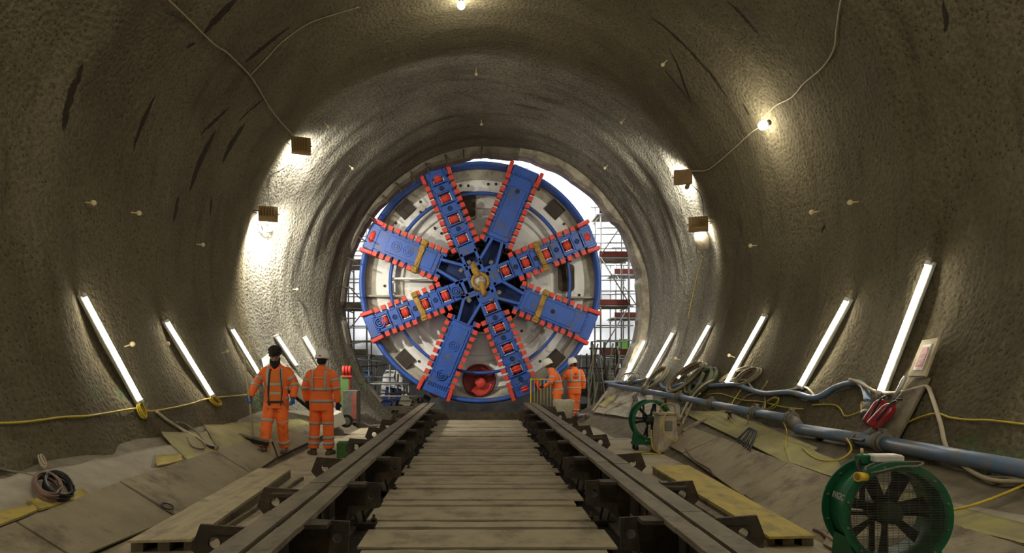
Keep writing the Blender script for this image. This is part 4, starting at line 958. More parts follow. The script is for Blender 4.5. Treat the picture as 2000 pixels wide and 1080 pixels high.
# ---------------------------------------------------------------- the two green axial fans
def text_mesh(txt, size, name='lettering'):
    cu = bpy.data.curves.new(name, 'FONT'); cu.body = txt; cu.size = size; cu.resolution_u = 3; ob = bpy.data.objects.new(name, cu); C.objects.link(ob)
    dg = bpy.context.evaluated_depsgraph_get(); me = bpy.data.meshes.new_from_object(ob.evaluated_get(dg)); bpy.data.objects.remove(ob)
    vs = [v.co.copy() for v in me.vertices]; fs = [tuple(p.vertices) for p in me.polygons]; return vs, fs
def fan(c, R, L_, label, big, yaw=0, seed=0):
    t = thing('axial_fan', label, 'fan', (c[0], c[1], 0)); rz = Matrix.Rotation(yaw, 3, 'Z'); base = Vector((c[0], c[1], 0)); cz_ = c[2]
    def W(x, y, z): return base+rz @ Vector((x, y, z))
    ax = rz @ Vector((0, 1, 0)); O = W(0, 0, cz_); ur = rz @ Vector((1, 0, 0)); ri = R*.84 if big else R*.87
    MB().lathe([(ri+.012, 0), (ri+.012, L_), (ri, L_), (ri, 0)], O, ax, 64, close=True, uref=ur).build('drum', M['green'], t)
    for y in (0, L_):
        fl = MB().lathe([(R, y-.004), (R, y+.010), (ri, y+.010), (ri, y-.004)], O, ax, 64, smooth=False, close=True, uref=ur).build('front_flange' if y == 0 else 'rear_flange', M['green'], t)
        b = MB()
        for k in range(12):
            a = 2*PI*k/12+.26; q = W(math.cos(a)*(R+ri)/2, y-.004, cz_+math.sin(a)*(R+ri)/2); b.lathe([(0, -.008), (.009, -.008), (.009, .02)], q, ax, 8)
        b.build('flange_bolt', M['clamp'], fl)['kind'] = 'stuff'
    # motor, arms, impeller
    MB().lathe([(0, .06), (R*.20, .06), (R*.21, .09), (R*.21, .13), (R*.05, .135)], O, ax, 28).build('hub', M['hub_green'], t)
    MB().lathe([(R*.25, .17), (R*.25, L_-.02), (0, L_-.02)], O, ax, 24).build('motor', M['black'], t)
    imp = MB(); nb = 7 if big else 6
    for k in range(nb):
        a = 2*PI*k/nb+.2; vs = []
        for j in range(6):
            r = R*.19+(ri-.02-R*.19)*j/5; tw = .9-.09*j; wd = R*(.24 if big else .14)*(1+.1*j/5)
            for s in (-1, 1):
                for h in (-.003, .003):
                    x, y = s*wd*.5, 0; lx = x*math.cos(tw); ly = x*math.sin(tw)+h
                    vs.append(W(math.cos(a)*r-math.sin(a)*lx, .17+ly, cz_+math.sin(a)*r+math.cos(a)*lx))
        fs = []
        for j in range(5):
            b0 = 4*j; fs += [(b0, b0+2, b0+6, b0+4), (b0+1, b0+5, b0+7, b0+3), (b0, b0+4, b0+5, b0+1), (b0+2, b0+3, b0+7, b0+6)]
        fs += [(20, 22, 23, 21), (0, 1, 3, 2)]
        MB().add(vs, fs).build('blade', M['black'], t)
    mb = MB()
    for z, x in ((-.10*R, 0), (.08*R, 0)): mb.box(W(0, L_-.04, cz_+z), (ri*1.96, .03, .03), rz)
    for x in (-.12*R, .12*R): mb.box(W(x, L_-.05, cz_-ri*.5), (.03, .03, ri*.95), rz); mb.box(W(x*2.5, L_-.05, cz_+ri*.45), (.03, .03, ri*.9), rz)
    mb.build('motor_frame', M['black'], t)
    for y in ((-.012, L_+.012) if big else (-.012,)):
        g = MB(); n_ = 56 if big else 0
        for k in range(n_):
            z = -ri+2*ri*(k+.5)/n_; hx = math.sqrt(max(0, (R*.9)**2-z*z)); g.box(W(0, y, cz_+z), (2*hx, .003, .003), rz)
        for k in range(9 if big else 0):
            x = -ri+2*ri*(k+.5)/9; hz = math.sqrt(max(0, (R*.9)**2-x*x)); g.box(W(x, y-.002, cz_), (.0022, .0022, 2*hz), rz)
        if not big:
            for q in (.35, .55, .72, .88): g.lathe([(R*q, y), (R*q+.004, y), (R*q+.004, y+.004), (R*q, y+.004)], O, ax, 40, close=True)
            for k in range(8): a = PI*k/4; g.box(W(math.cos(a)*R*.45, y, cz_+math.sin(a)*R*.45), (R*.9, .004, .004), rz @ Matrix.Rotation(-a, 3, 'Y'))
        g.build('guard', M['guard'], t)
    # stand, castors
    s_ = MB()
    for x in (-1, 1):
        poly = [W(x*R*.35, .02, cz_-ri*.93), W(x*R*.80, .02, cz_-ri*.55), W(x*R*.86, .02, .14), W(x*R*.35, .02, .14)]
        s_.prism(poly, ax*(L_-.04))
    s_.box(W(0, L_/2, .13), (R*1.8, L_-.02, .05), rz)
    s_.build('stand', M['green'], t)
    for x in (-1, 1):
        for y in (.03, L_-.03):
            w_ = MB(); w_.cyl(W(x*R*.76-.02, y, .052), W(x*R*.76+.02, y, .052), .05, n=16); wh = w_.build('castor', M['black'], t)
            MB().box(W(x*R*.76, y, .09), (.06, .03, .07), rz).build('castor_fork', M['steel'], wh)
    return t, W, ri
M['hub_green'] = mat('dusty_dark_green', (.05, .075, .05), .6, var=.3)
M['guard'] = mat('wire_guard', (.09, .09, .065), .5, .4)
cf = atz(1753, 1008, .55)
t, W, ri = fan((cf.x, cf.y, .55), .375, .30, 'large green axial fan with wire guard and yellow plug, at the right', True, yaw=-.06)
vs, fs = text_mesh('RVIGBOX', .066)
cz_ = .55; V2 = []
for v_ in vs:      # lettering wrapped on the left of the drum
    h = .285-v_.x*.80; a = math.radians(166)-(v_.y)/(ri+.013)
    V2.append(W(math.cos(a)*(ri+.0145), h*.95, cz_+math.sin(a)*(ri+.0145)))
MB().add(V2, fs).build('lettering', M['ink'], t)
bx = MB().box(W(-.02, .12, cz_+.385), (.21, .12, .055), None, .01).build('terminal_box', M['white_pl'], t)
MB().box(W(-.14, .16, cz_+.37), (.10, .10, .07), None, .01).build('switch_box', M['green'], t)
MB().cyl(W(-.16, .16, cz_+.40), W(-.16, .16, cz_+.45), .012, .009, 10).build('orange_tip', M['peg'], t)
MB().tube(smooth_path([W(-.10, .08, cz_+.36), W(-.2, .03, cz_+.33), W(-.17, .0, cz_+.30), W(.0, -.02, cz_+.345), W(.12, -.02, cz_+.35), W(.18, .02, cz_+.37), W(.1, .04, cz_+.37), W(-.08, .03, cz_+.36), W(-.2, .02, cz_+.27), W(-.25, .0, cz_+.265)], 5), .0075, 8).build('lead', M['cable_grey'], t)
MB().tube(smooth_path([W(-.12, .2, cz_+.36), W(-.2, .12, cz_+.36), W(-.235, .05, cz_+.31), W(-.21, .02, cz_+.28)], 5), .014, 8).build('conduit', M['black'], t)
pg = MB().cyl(W(-.215, .0, cz_+.27), W(-.285, -.03, cz_+.275), .030, .034, 16).build('yellow_plug', M['brass'], t)
MB().cyl(W(-.286, -.03, cz_+.275), W(-.289, -.031, cz_+.275), .024, n=12).build('plug_face', M['gold'], pg)
cf = atz(1275, 823, .50); cf = Vector((.2635*12.4, 12.4, .53))
t, W2, ri2 = fan((cf.x, cf.y, .56), .385, .22, 'smaller-looking green fan on castors behind the dusty cable box', False, yaw=.1)
MB().box(W2(-.05, .05, .98), (.12, .10, .09), None, .01).build('terminal_box', M['white_pl'], t)

# dusty cable box
b0 = atz(1306, 886, 0); t = thing('cable_box', 'tall dusty white transformer box with yellow cables in front of the small green fan', 'transformer box', b0)
Mz = Matrix.Rotation(.15, 3, 'Z')
def Bx(x, y, z): return b0+Mz @ Vector((x, y, z))
mb = MB(); lv = [(.0, .20, .15), (.05, .215, .16), (.35, .17, .14), (.58, .16, .13), (.66, .15, .12), (.68, .19, .15), (.71, .19, .15)]
vs = []; n = 4
for z, hx, hy in lv:
    for sx, sy in ((-1, -1), (1, -1), (1, 1), (-1, 1)): vs.append(Bx(sx*hx, .15+sy*hy, z+.02))
mb.add(vs, [(i*4+k, i*4+(k+1) % 4, i*4+4+(k+1) % 4, i*4+4+k) for i in range(len(lv)-1) for k in range(4)]+[(3, 2, 1, 0), tuple(range(len(vs)-4, len(vs)))])
mb.build('box_body', mat('dirty_cream_plastic', (.52, .44, .33), .6, col2=(.30, .25, .18), vscale=5, dirt=(.2, .15, .1), dirt_amt=.4, bump=.3), t)
MB().box(Bx(.0, .0, .50), (.14, .02, .18), Mz, .005).build('socket_panel', M['clamp'], t)
MB().box(Bx(0, .15, .01), (.44, .34, .04), Mz, .01).build('base', M['rust'], t)
MB().tube(smooth_path([Bx(-.12, .1, .73), Bx(-.10, .08, .86), Bx(.05, .08, .90), Bx(.16, .1, .84), Bx(.17, .1, .73)], 4), .011, 8).build('carry_loop', M['orange_pl'] if 'orange_pl' in M else M['gold'], t)
hose('cable', None, .010, 'cable_yellow', 'yellow cable looped across the front of the transformer box', 'cable', pts=[Bx(.1, .05, .76), Bx(-.06, -.04, .74), Bx(-.15, -.08, .55), Bx(-.11, -.09, .35), Bx(.05, -.10, .24), Bx(.22, -.06, .2), Bx(.34, -.02, .08)])
hose('cable', None, .012, 'gold', 'orange-brown cable running down the right corner of the transformer box', 'cable', pts=[Bx(.12, -.02, .75), Bx(.20, -.04, .55), Bx(.24, -.03, .35), Bx(.34, -.02, .15), Bx(.46, -.08, .06), Bx(.55, -.3, .03)])
hose('cable', None, .010, 'cable_yellow', 'yellow cable loop on the deck left of the transformer box', 'cable', pts=[Bx(-.28, .1, .42), Bx(-.33, .0, .25), Bx(-.3, -.06, .08), Bx(-.2, -.12, .02), Bx(-.45, -.02, .012), Bx(-.6, .12, .012), Bx(-.35, .2, .012)])
tag(MB().cyl(Bx(.09, -.14, .0), Bx(.09, -.14, .17), .045, .04, 14).build('yellow_plug', M['brass']), 'yellow plug standing on the deck against the transformer box', 'plug')
tag(MB().cyl(Bx(.33, -.05, .10), Bx(.52, -.2, .05), .05, .045, 14).build('cable_joint', M['cable_pink']), 'faded red cable joint lying beside the transformer box', 'cable joint')
tag(MB().box(Bx(.2, -.18, .02), (.3, .04, .03), Matrix.Rotation(-.3, 3, 'Z')).build('steel_offcut', M['rust']), 'dark steel offcut in front of the transformer box', 'steel offcut')

# ---------------------------------------------------------------- people
def lerp_path(P, R, k=4):
    """smooth a limb path and its (rx, ry) radii together"""
    Q = smooth_path([Vector((*p, )) for p in P], k); rr = []
    for i in range(len(P)-1):
        for j in range(k): t = j/k; rr.append(tuple(R[i][q]*(1-t)+R[i+1][q]*t for q in (0, 1)))
    return Q, rr+[R[-1]]
def oval_loft(mb, rings, n=24):
    """stack of horizontal-ish ovals: (centre, rx, ry)"""
    vs = []
    for c, rx, ry in rings:
        for k in range(n): a = 2*PI*k/n; vs.append(Vector(c)+Vector((rx*math.cos(a), ry*math.sin(a), 0)))
    m = len(rings); mb.add(vs, [(i*n+k, i*n+(k+1) % n, (i+1)*n+(k+1) % n, (i+1)*n+k) for i in range(m-1) for k in range(n)]+[tuple(range(n-1, -1, -1)), tuple((m-1)*n+k for k in range(n))], True)
def torso_at(J, z, lean=True):
    """the coat section at height z between pelvis and neck: centre, rx, ry"""
    S = J['torso']
    for i in range(len(S)-1):
        if S[i][2] <= z <= S[i+1][2] or i == len(S)-2:
            t = max(0, min(1, (z-S[i][2])/(S[i+1][2]-S[i][2]))); a, b = S[i], S[i+1]
            return Vector((a[0]+(b[0]-a[0])*t, a[1]+(b[1]-a[1])*t, z)), a[3]+(b[3]-a[3])*t, a[4]+(b[4]-a[4])*t
def remeshed(o, vox, sm=4):
    m = o.modifiers.new('surface', 'REMESH'); m.mode = 'VOXEL'; m.voxel_size = vox; m.use_smooth_shade = True
    s = o.modifiers.new('soft', 'SMOOTH'); s.factor = .5; s.iterations = sm; return o
def hand(mb, wrist, d, palm_n, side, grow=1.0, curl=.5):
    """palm, four bent fingers and a thumb; d points from wrist to knuckles"""
    d = Vector(d).normalized(); pn = Vector(palm_n); pn = (pn-d*pn.dot(d)).normalized(); s = d.cross(pn)*side; w0 = Vector(wrist)
    g = grow
    mb.tube([w0-d*.02, w0+d*.03, w0+d*.07, w0+d*.095], [(.024*g, .018*g), (.034*g, .019*g), (.040*g, .018*g), (.036*g, .014*g)], 12)
    for i, (o_, L_) in enumerate(((-.030, .070), (-.010, .080), (.011, .075), (.031, .058))):
        p = w0+d*.088+s*o_; P = [p]; a = 0
        for q, l in enumerate((.45, .32, .25)):
            a += curl*(.9+.12*i)*(1 if q else .6); P.append(P[-1]+(d*math.cos(a)+pn*math.sin(a))*L_*l)
        mb.tube(P, [.0098*g, .0092*g, .0085*g, .007*g], 8)
    p = w0+d*.03-s*.030; mb.tube([p, p-s*.022+d*.018+pn*.012, p-s*.026+d*.045+pn*.026, p-s*.018+d*.062+pn*.036], [.013*g, .012*g, .0105*g, .008*g], 8)
def person(label, loc, rotz, scale, J, opt):
    t = thing('person', label, 'person', loc, rotz=rotz); t.scale = (scale,)*3
    def B(mb, nm, mt, parent=t): return mb.build(nm, M[mt], parent, world=False)
    N_, H = Vector(J['neck']), Vector(J['head'])
    # body: one continuous surface under the clothes
    mb = MB(); S = J['torso']
    oval_loft(mb, [((a[0], a[1], a[2]), a[3]*.72, a[4]*.72) for a in S if a[2] > .86], 16)
    mb.tube([N_-Vector((0, 0, .10)), N_, H-Vector((0, 0, .06))], [.065, .055, .055], 12)
    fw = Vector(J['face']).normalized(); sdv = fw.cross(Vector((0, 0, 1))).normalized(); up = sdv.cross(fw).normalized()
    Rh = Matrix((sdv, fw, up)).transposed()
    mb.ball(H+up*.02, (.076, .095, .105), 20, 14, Rh); mb.ball(H+fw*.03-up*.055, (.055, .062, .055), 14, 10, Rh)      # skull, jaw
    mb.tube([H+fw*.092+up*.02, H+fw*.118-up*.018, H+fw*.10-up*.026], [.008, .014, .010], 8)        # nose
    mb.tube([H+fw*.088-sdv*.02-up*.052, H+fw*.096-up*.05, H+fw*.088+sdv*.02-up*.052], [.006, .009, .006], 6)    # lips
    for s in (-1, 1):
        mb.ball(H+sdv*s*.078-up*.005-fw*.005, (.010, .020, .032), 8, 6, Rh)                   # ear
        mb.ball(H+fw*.080+sdv*s*.032+up*.040, (.026, .012, .010), 8, 6, Rh)                     # brow
    for sd in ('L', 'R'):
        mb.tube(*lerp_path([J['sh'+sd], J['el'+sd], J['wr'+sd]], [(.05, .05), (.042, .042), (.028, .028)], 3), 10)
        mb.tube(*lerp_path([J['hip'+sd], J['kn'+sd], J['an'+sd]], [(.085, .085), (.055, .055), (.04, .04)], 3), 10)
        mb.tube([Vector(J['an'+sd]), Vector(J['an'+sd])+Vector((0, -.06, -.04)), Vector(J['an'+sd])+Vector(J['toe'+sd])*.13+Vector((0, 0, -.05))], [.04, .04, .03], 10)
        hand(mb, J['wr'+sd], J['hd'+sd], J['pn'+sd], 1 if sd == 'L' else -1, .82, J.get('curl'+sd, .5))
    remeshed(B(mb, 'body', 'skin'), .0065, 2)
    if opt.get('face', True):
        for s in (-1, 1):
            e = MB(); e.ball(H+fw*.083+sdv*s*.032+up*.022, (.013, .010, .009), 12, 8, Rh); B(e, 'eye', 'hair')
    # trousers
    mb = MB(); oval_loft(mb, [((J['hipc'][0], J['hipc'][1], z), rx, ry) for z, rx, ry in ((.80, .165, .12), (.88, .18, .13), (1.0, .165, .12))], 20)
    for sd in ('L', 'R'):
        P, R = lerp_path([J['hip'+sd], J['kn'+sd], Vector(J['kn'+sd]).lerp(Vector(J['an'+sd]), .6), Vector(J['an'+sd])+Vector((0, 0, .01))], [(.118, .118), (.094, .098), (.086, .092), (.092, .098)], 4)
        R = [(a*(1+.035*math.sin(i*2.3+len(label))), b*(1+.035*math.cos(i*1.9))) for i, (a, b) in enumerate(R)]
        mb.tube(P, R, 16)
    tr = remeshed(B(mb, 'trousers', opt['trousers']), .014, 4)
    def band(P, R, i0, nm='reflective_band', grow=1.03, wd=.025, parent=tr):
        c, d = P[i0], (P[min(i0+1, len(P)-1)]-P[max(i0-1, 0)]).normalized(); r = R[i0]
        b = MB(); b.tube([c-d*wd, c+d*wd], [(r[0]*grow, r[1]*grow)]*2, 18, caps=False); ob = B(b, nm, 'reflect', parent)
        so = ob.modifiers.new('thick', 'SOLIDIFY'); so.thickness = .006
    for sd in ('L', 'R'):
        k, a = Vector(J['kn'+sd]), Vector(J['an'+sd]); kk = k+(Vector(J['hip'+sd])-k)*.12
        for c, f in ((kk, 0), (k.lerp(a, .50), 1), (k.lerp(a, .75), 1)):
            if f == 1 and opt.get('two_low', True) is False and (c-k).length < (a-k).length*.6: continue
            band([c, c+(a-k)*.05], [(.096, .100)]*2, 0)
    # coat
    mb = MB(); rg = [((a[0], a[1], a[2]), a[3], a[4]) for a in S]; oval_loft(mb, rg, 28)
    sl = {}
    for sd in ('L', 'R'):
        P, R = lerp_path([Vector(J['sh'+sd]).lerp(N_, .35)-Vector((0, 0, .03)), Vector(J['sh'+sd])-Vector((0, 0, .01)), Vector(J['sh'+sd]).lerp(Vector(J['el'+sd]), .5), J['el'+sd], Vector(J['wr'+sd])-Vector(J['hd'+sd]).normalized()*.005], [(.055, .055), (.078, .078), (.080, .080), (.070, .070), (.058, .058)], 4)
        R = [(a*(1+.04*math.sin(i*2.6)), b*(1+.04*math.cos(i*2.1))) for i, (a, b) in enumerate(R)]
        mb.tube(P, R, 16); sl[sd] = (P, R)
    if opt.get('collar', True): mb.tube([N_-Vector((0, 0, .05)), N_+Vector((0, 0, .035))], [.085, .078], 16)
    coat = remeshed(B(mb, 'jacket', opt['jacket']), .013, 4)
    for sd in ('L', 'R'):
        P, R = sl[sd]
        for i in (8, 12): band(P, R, i, parent=coat, grow=1.06, wd=.024)
    for z in opt.get('bands', (.90, 1.12)):
        c, rx, ry = torso_at(J, z); b = MB(); n = 36; vs = []
        for dz in (-.026, .026):
            c2, rx2, ry2 = torso_at(J, z+dz)
            for k in range(n): a = 2*PI*k/n; vs.append(c2+Vector(((rx2*1.02+.002)*math.cos(a), (ry2*1.02+.002)*math.sin(a), 0)))
        ks = range(n) if not opt.get('open') else [k for k in range(n) if not (19.5 < k+.5 < 35 and abs(k+.5-27) < opt['open'])]
        b.add(vs, [(k, (k+1) % n, n+(k+1) % n, n+k) for k in ks], True); ob = B(b, 'reflective_band', 'reflect', coat); so = ob.modifiers.new('thick', 'SOLIDIFY'); so.thickness = .006
    for fy in (-1, 1):
        for s in (-1, 1):
            b = MB(); vs = []; zz = [1.10+.05*k for k in range(8)]
            for z in zz:
                c, rx, ry = torso_at(J, min(z, 1.455)); x0 = .115*s
                for dx in (-.022, .022):
                    x = x0+dx; y = ry*1.03*math.sqrt(max(0, 1-(x/(rx*1.03))**2)) if abs(x) < rx else 0
                    vs.append(Vector((c.x+x, c.y+fy*(y+.003), z if z < 1.455 else 1.455)))
            b.add(vs, [(2*k, 2*k+1, 2*k+3, 2*k+2) for k in range(len(zz)-1)], True); ob = B(b, 'reflective_brace', 'reflect', coat); so = ob.modifiers.new('thick', 'SOLIDIFY'); so.thickness = .006
    # boots and gloves
    for sd in ('L', 'R'):
        a = Vector(J['an'+sd]); td = Vector(J['toe'+sd]).normalized(); mb = MB(); lift = J.get('lift'+sd, 0)
        up2 = Vector((0, 0, 1)) if abs(td.z) < .9 else Vector((0, 1, 0))
        sv = td.cross(up2).normalized(); uv_ = sv.cross(td).normalized(); Rb = Matrix((sv, td, uv_)).transposed()
        sole = a-uv_*.085
        mb.tube([a+Vector((0, 0, .08)), a, a-uv_*.05], [.056, .052, .05], 14); mb.ball(sole-td*.035+uv_*.03, (.045, .05, .045), 14, 8, Rb)
        mb.ball(sole+td*.07+uv_*.028, (.048, .10, .042), 16, 10, Rb); mb.ball(sole+td*.135+uv_*.022, (.050, .055, .036), 14, 8, Rb); mb.box(sole+td*.045-uv_*.002, (.088, .25, .026), Rb, .01)
        remeshed(B(mb, 'boot', 'boot'), .010, 2)
        if opt.get('gloves'):
            mb = MB(); hand(mb, J['wr'+sd], J['hd'+sd], J['pn'+sd], 1 if sd == 'L' else -1, 1.12, J.get('curl'+sd, .5)); mb.tube([Vector(J['wr'+sd])-Vector(J['hd'+sd]).normalized()*.05, Vector(J['wr'+sd])], [.04, .034], 12)
            remeshed(B(mb, 'glove', opt['gloves']), .0055, 1)
    # headgear
    if opt['hat'] == 'helmet':
        mb = MB(); c = H+up*.055; prof = [(.130, -.03), (.127, .0), (.123, .04), (.113, .085), (.090, .125), (.052, .148), (0, .153)]
        vs = []; n = 32
        for r, h in prof:
            for k in range(n): a = 2*PI*k/n; vs.append(c+sdv*(math.cos(a)*r*.92)+fw*(math.sin(a)*r*1.08)+up*h)
        P_ = len(prof); mb.add(vs, [(i*n+k, i*n+(k+1) % n, (i+1)*n+(k+1) % n, (i+1)*n+k) for i in range(P_-1) for k in range(n)], True)
        he = B(mb, 'helmet', 'helmet'); so = he.modifiers.new('thick', 'SOLIDIFY'); so.thickness = .006
        b = MB(); vs = []
        for k in range(13):
            a = math.radians(30+10*k); e = .03*math.sin(math.radians(15*k))
            for r in (.124, .124+.012+e): vs.append(c+sdv*(math.cos(a)*r*.92)+fw*(math.sin(a)*r*1.08)+up*(-.026-(r-.124)*.3))
        b.add(vs, [(2*k, 2*k+1, 2*k+3, 2*k+2) for k in range(12)], True); ob = B(b, 'peak', 'helmet', he); so = ob.modifiers.new('thick', 'SOLIDIFY'); so.thickness = .005
        b = MB(); b.box(c+up*.153-fw*.0, (.022, .20, .010), Rh, .004); B(b, 'ridge', 'helmet', he)
        b = MB(); b.box(c-fw*.136+up*.012, (.035, .010, .018), Rh, .003); B(b, 'ratchet', 'black', he)
        h_ = MB(); h_.ball(H-fw*.012-up*.0, (.084, .094, .085), 16, 10, Rh)
        B(h_, 'hair', 'hair')
    else:
        mb = MB(); c = H+up*.075
        for k in range(5): mb.lathe([(.0, -.012), (.094+.006*k-(.012*(k == 4)), -.02), (.108+.004*(2-abs(k-2)), .0), (.09, .022), (0, .03)], c+up*(.026*k-.015)+fw*(.004*k), (up+sdv*(.16*(-1)**k)).normalized(), 24)
        mb.ball(c+up*.07, (.10, .115, .07), 18, 10, Rh); remeshed(B(mb, 'turban', 'hair'), .007, 2)
        b = MB(); b.ball(H+fw*.055-up*.10, (.062, .052, .085), 16, 10, Rh); b.tube([H+fw*.07-up*.12, H+fw*.07-up*.20], [.045, .018], 10)
        for s in (-1, 1): b.tube([H+sdv*s*.068+fw*.02+up*.0, H+sdv*s*.062+fw*.045-up*.06, H+fw*.07+sdv*s*.03-up*.1], [.016, .03, .04], 10)
        b.tube([H+fw*.105-sdv*.04-up*.045, H+fw*.116-up*.036, H+fw*.105+sdv*.04-up*.045], [.008, .012, .008], 8)
        remeshed(B(b, 'beard', 'hair'), .006, 2)
    return t, coat
def pose(**k):
    J = dict(torso=[(0, .0, .76, .205, .150), (0, 0, .90, .205, .150), (0, 0, 1.02, .195, .145), (0, 0, 1.15, .205, .150), (0, 0, 1.28, .222, .155), (0, .01, 1.38, .215, .145), (0, .01, 1.44, .165, .12), (0, .01, 1.485, .095, .09)],
             neck=(0, .01, 1.50), head=(0, -.01, 1.625), face=(0, -1, -.05), hipc=(0, 0),
             shL=(.185, .01, 1.40), elL=(.265, .02, 1.14), wrL=(.275, -.05, .90), hdL=(.0, -.1, -1), pnL=(-.5, -1, 0),
             shR=(-.185, .01, 1.40), elR=(-.265, .02, 1.14), wrR=(-.275, -.05, .90), hdR=(0, -.1, -1), pnR=(.5, -1, 0),
             hipL=(.095, 0, .88), knL=(.11, -.01, .50), anL=(.12, .02, .10), toeL=(.1, -1, 0),
             hipR=(-.095, 0, .88), knR=(-.11, -.01, .50), anR=(-.12, .02, .10), toeR=(-.1, -1, 0))
    J.update(k); return J
# 1: bearded man in a dark turban, walking to the camera, broom in his right hand
p1 = hit(540, 893, .0); p1.z = bench_z(p1.x, p1.y)+.06
J1 = pose(head=(0, -.07, 1.605), neck=(0, -.03, 1.49), face=(.12, -1, -.28),
          shR=(-.185, 0, 1.39), elR=(-.34, -.02, 1.16), wrR=(-.41, -.10, .96), hdR=(-.05, -.25, -1), pnR=(.7, -.7, .1), curlR=1.1,
          shL=(.185, 0, 1.39), elL=(.30, .02, 1.15), wrL=(.29, -.06, .93), hdL=(.0, -.2, -1), pnL=(-.8, -.5, 0), curlL=1.0,
          knR=(-.12, -.12, .52), anR=(-.14, -.22, .13), toeR=(-.15, -1, .25), knL=(.105, -.02, .50), anL=(.10, .12, .10), toeL=(.12, -1, -.05))
t1, coat1 = person('bearded person in dark turban and open muddy orange work suit, walking with a broom', (p1.x, p1.y, p1.z), 0, .985, J1,
    dict(trousers='orange_dirty', jacket='orange_dirty', gloves='glove_blue', hat='turban', bands=(.93, 1.10), open=6, two_low=False, collar=True))
# open front: shirt and dark lining edges lie between the coat fronts
vs = []; zz = [.86+.045*k for k in range(13)]
for z in zz:
    c, rx, ry = torso_at(J1, z); hw = .095-.035*abs((z-1.0)/.45)
    for k in range(7):
        x = hw*(k/3-1)+.02; vs.append(Vector((x, c.y-ry*1.0*math.sqrt(max(0, 1-(x/rx)**2))-.014, z)))
MB().add(vs, [(7*i+k, 7*i+k+1, 7*i+7+k+1, 7*i+7+k) for i in range(12) for k in range(6)], True).build('shirt', M['orange_shirt'], t1, world=False)
for z in (1.02, 1.17):
    vs = []
    for dz in (-.02, .02):
        c, rx, ry = torso_at(J1, z+dz)
        for k in range(7): x = .085*(k/3-1)+.02; vs.append(Vector((x, c.y-ry*math.sqrt(max(0, 1-(x/rx)**2))-.018, z+dz)))
    MB().add(vs, [(k, k+1, 7+k+1, 7+k) for k in range(6)], True).build('shirt_band', M['reflect'], t1, world=False)
for s in (-1, 1):
    P = []
    for k in range(11):
        z = .82+.06*k; c, rx, ry = torso_at(J1, z); x = s*(.115-.04*abs((z-1.05)/.4))+.02; P.append(Vector((x, c.y-ry*math.sqrt(max(0, 1-(x/rx)**2))-.012, z)))
    MB().tube(P, [(.018 if s < 0 else .008, .010)]*11, 8).build('coat_edge', M['navy'], t1, world=False)
vs = []
for dz in (.855, .895):
    c, rx, ry = torso_at(J1, dz)
    for k in range(9): x = .13*(k/4-1)+.02; vs.append(Vector((x, c.y-ry*math.sqrt(max(0, 1-(x/rx)**2))-.022, dz)))
MB().add(vs, [(k, k+1, 9+k+1, 9+k) for k in range(8)], True).build('waistband', M['navy'], t1, world=False)
# broom held in the right hand
hand_w = Vector((p1.x, p1.y, p1.z))+Vector(J1['wrR'])*.985+Vector((.01, -.05, -.085))*.985
foot_b = hit(487, 868, .13)
dirb = (hand_w-foot_b).normalized(); tb = thing('broom', 'long-handled wide floor broom held by the bearded person', 'broom', (foot_b.x, foot_b.y, foot_b.z))
MB().cyl(foot_b, foot_b+dirb*1.36, .0135, n=12).build('handle', M['wood_grain'], tb)
hd = Matrix.Rotation(-.42, 3, 'Z'); hz = .07+bench_z(foot_b.x, foot_b.y)
MB().box(foot_b+Vector((0, 0, .0)), (.60, .07, .045), hd @ Matrix.Rotation(.14, 3, 'Y'), .008).build('broom_head', M['wood_dark'], tb)
MB().box(foot_b+Vector((-.0, 0, -.05)), (.58, .055, .07), hd @ Matrix.Rotation(.14, 3, 'Y')).build('bristles', M['black'], tb)
# 2: person standing with the back to the camera
p2 = atz(628, 888, 0)
J2 = pose(wrL=(.27, -.02, .93), elL=(.275, .04, 1.16), wrR=(-.29, -.0, .90), elR=(-.28, .04, 1.15), face=(.1, -1, -.1), knL=(.12, 0, .5), anL=(.135, .02, .10), knR=(-.12, 0, .5), anR=(-.135, .0, .10), toeL=(.75, -.7, 0), toeR=(-.2, -1, 0), curlL=.7, curlR=.7)
t2, coat2 = person('person in clean orange coat and white helmet standing with back turned beside the sweeper', (p2.x, p2.y, 0), PI-.12, 1.03, J2,
    dict(trousers='orange', jacket='orange', gloves='glove_black', hat='helmet', bands=(.93, 1.13)))
c, rx, ry = torso_at(J2, 1.33); MB().box((c.x, c.y+ry+.014, 1.335), (.17, .004, .012)).build('back_print', M['ink'], t2, world=False)
# 3 and 4: two persons far off beside the machine
p4 = at(1121, 0, 19.15); J4 = pose(head=(.02, -.04, 1.60), face=(.9, -.6, -.35), elL=(.33, -.12, 1.17), wrL=(.36, -.28, 1.02), hdL=(.2, -.5, -.8), pnL=(-.5, -.5, -.5), knR=(-.08, -.05, .5), anR=(-.06, -.05, .1), knL=(.07, .02, .5), anL=(.05, .06, .1), toeL=(.2, -1, 0), toeR=(0, -1, 0))
t4, coat4 = person('distant person in orange coat and white helmet with dark print on the back', (p4.x, 19.1, 0), PI+.1, 1.0, J4, dict(trousers='orange', jacket='orange', gloves='glove_black', hat='helmet', bands=(.93, 1.13)))
for k, w_ in enumerate((.05, .09, .03, .17, .08)):
    z = 1.36-.038*k; c, rx, ry = torso_at(J4, z); MB().box((c.x, c.y+ry+.012, z), (w_, .004, .016)).build('back_print', M['black'], t4, world=False)
p3 = at(1088, 0, 18.9)
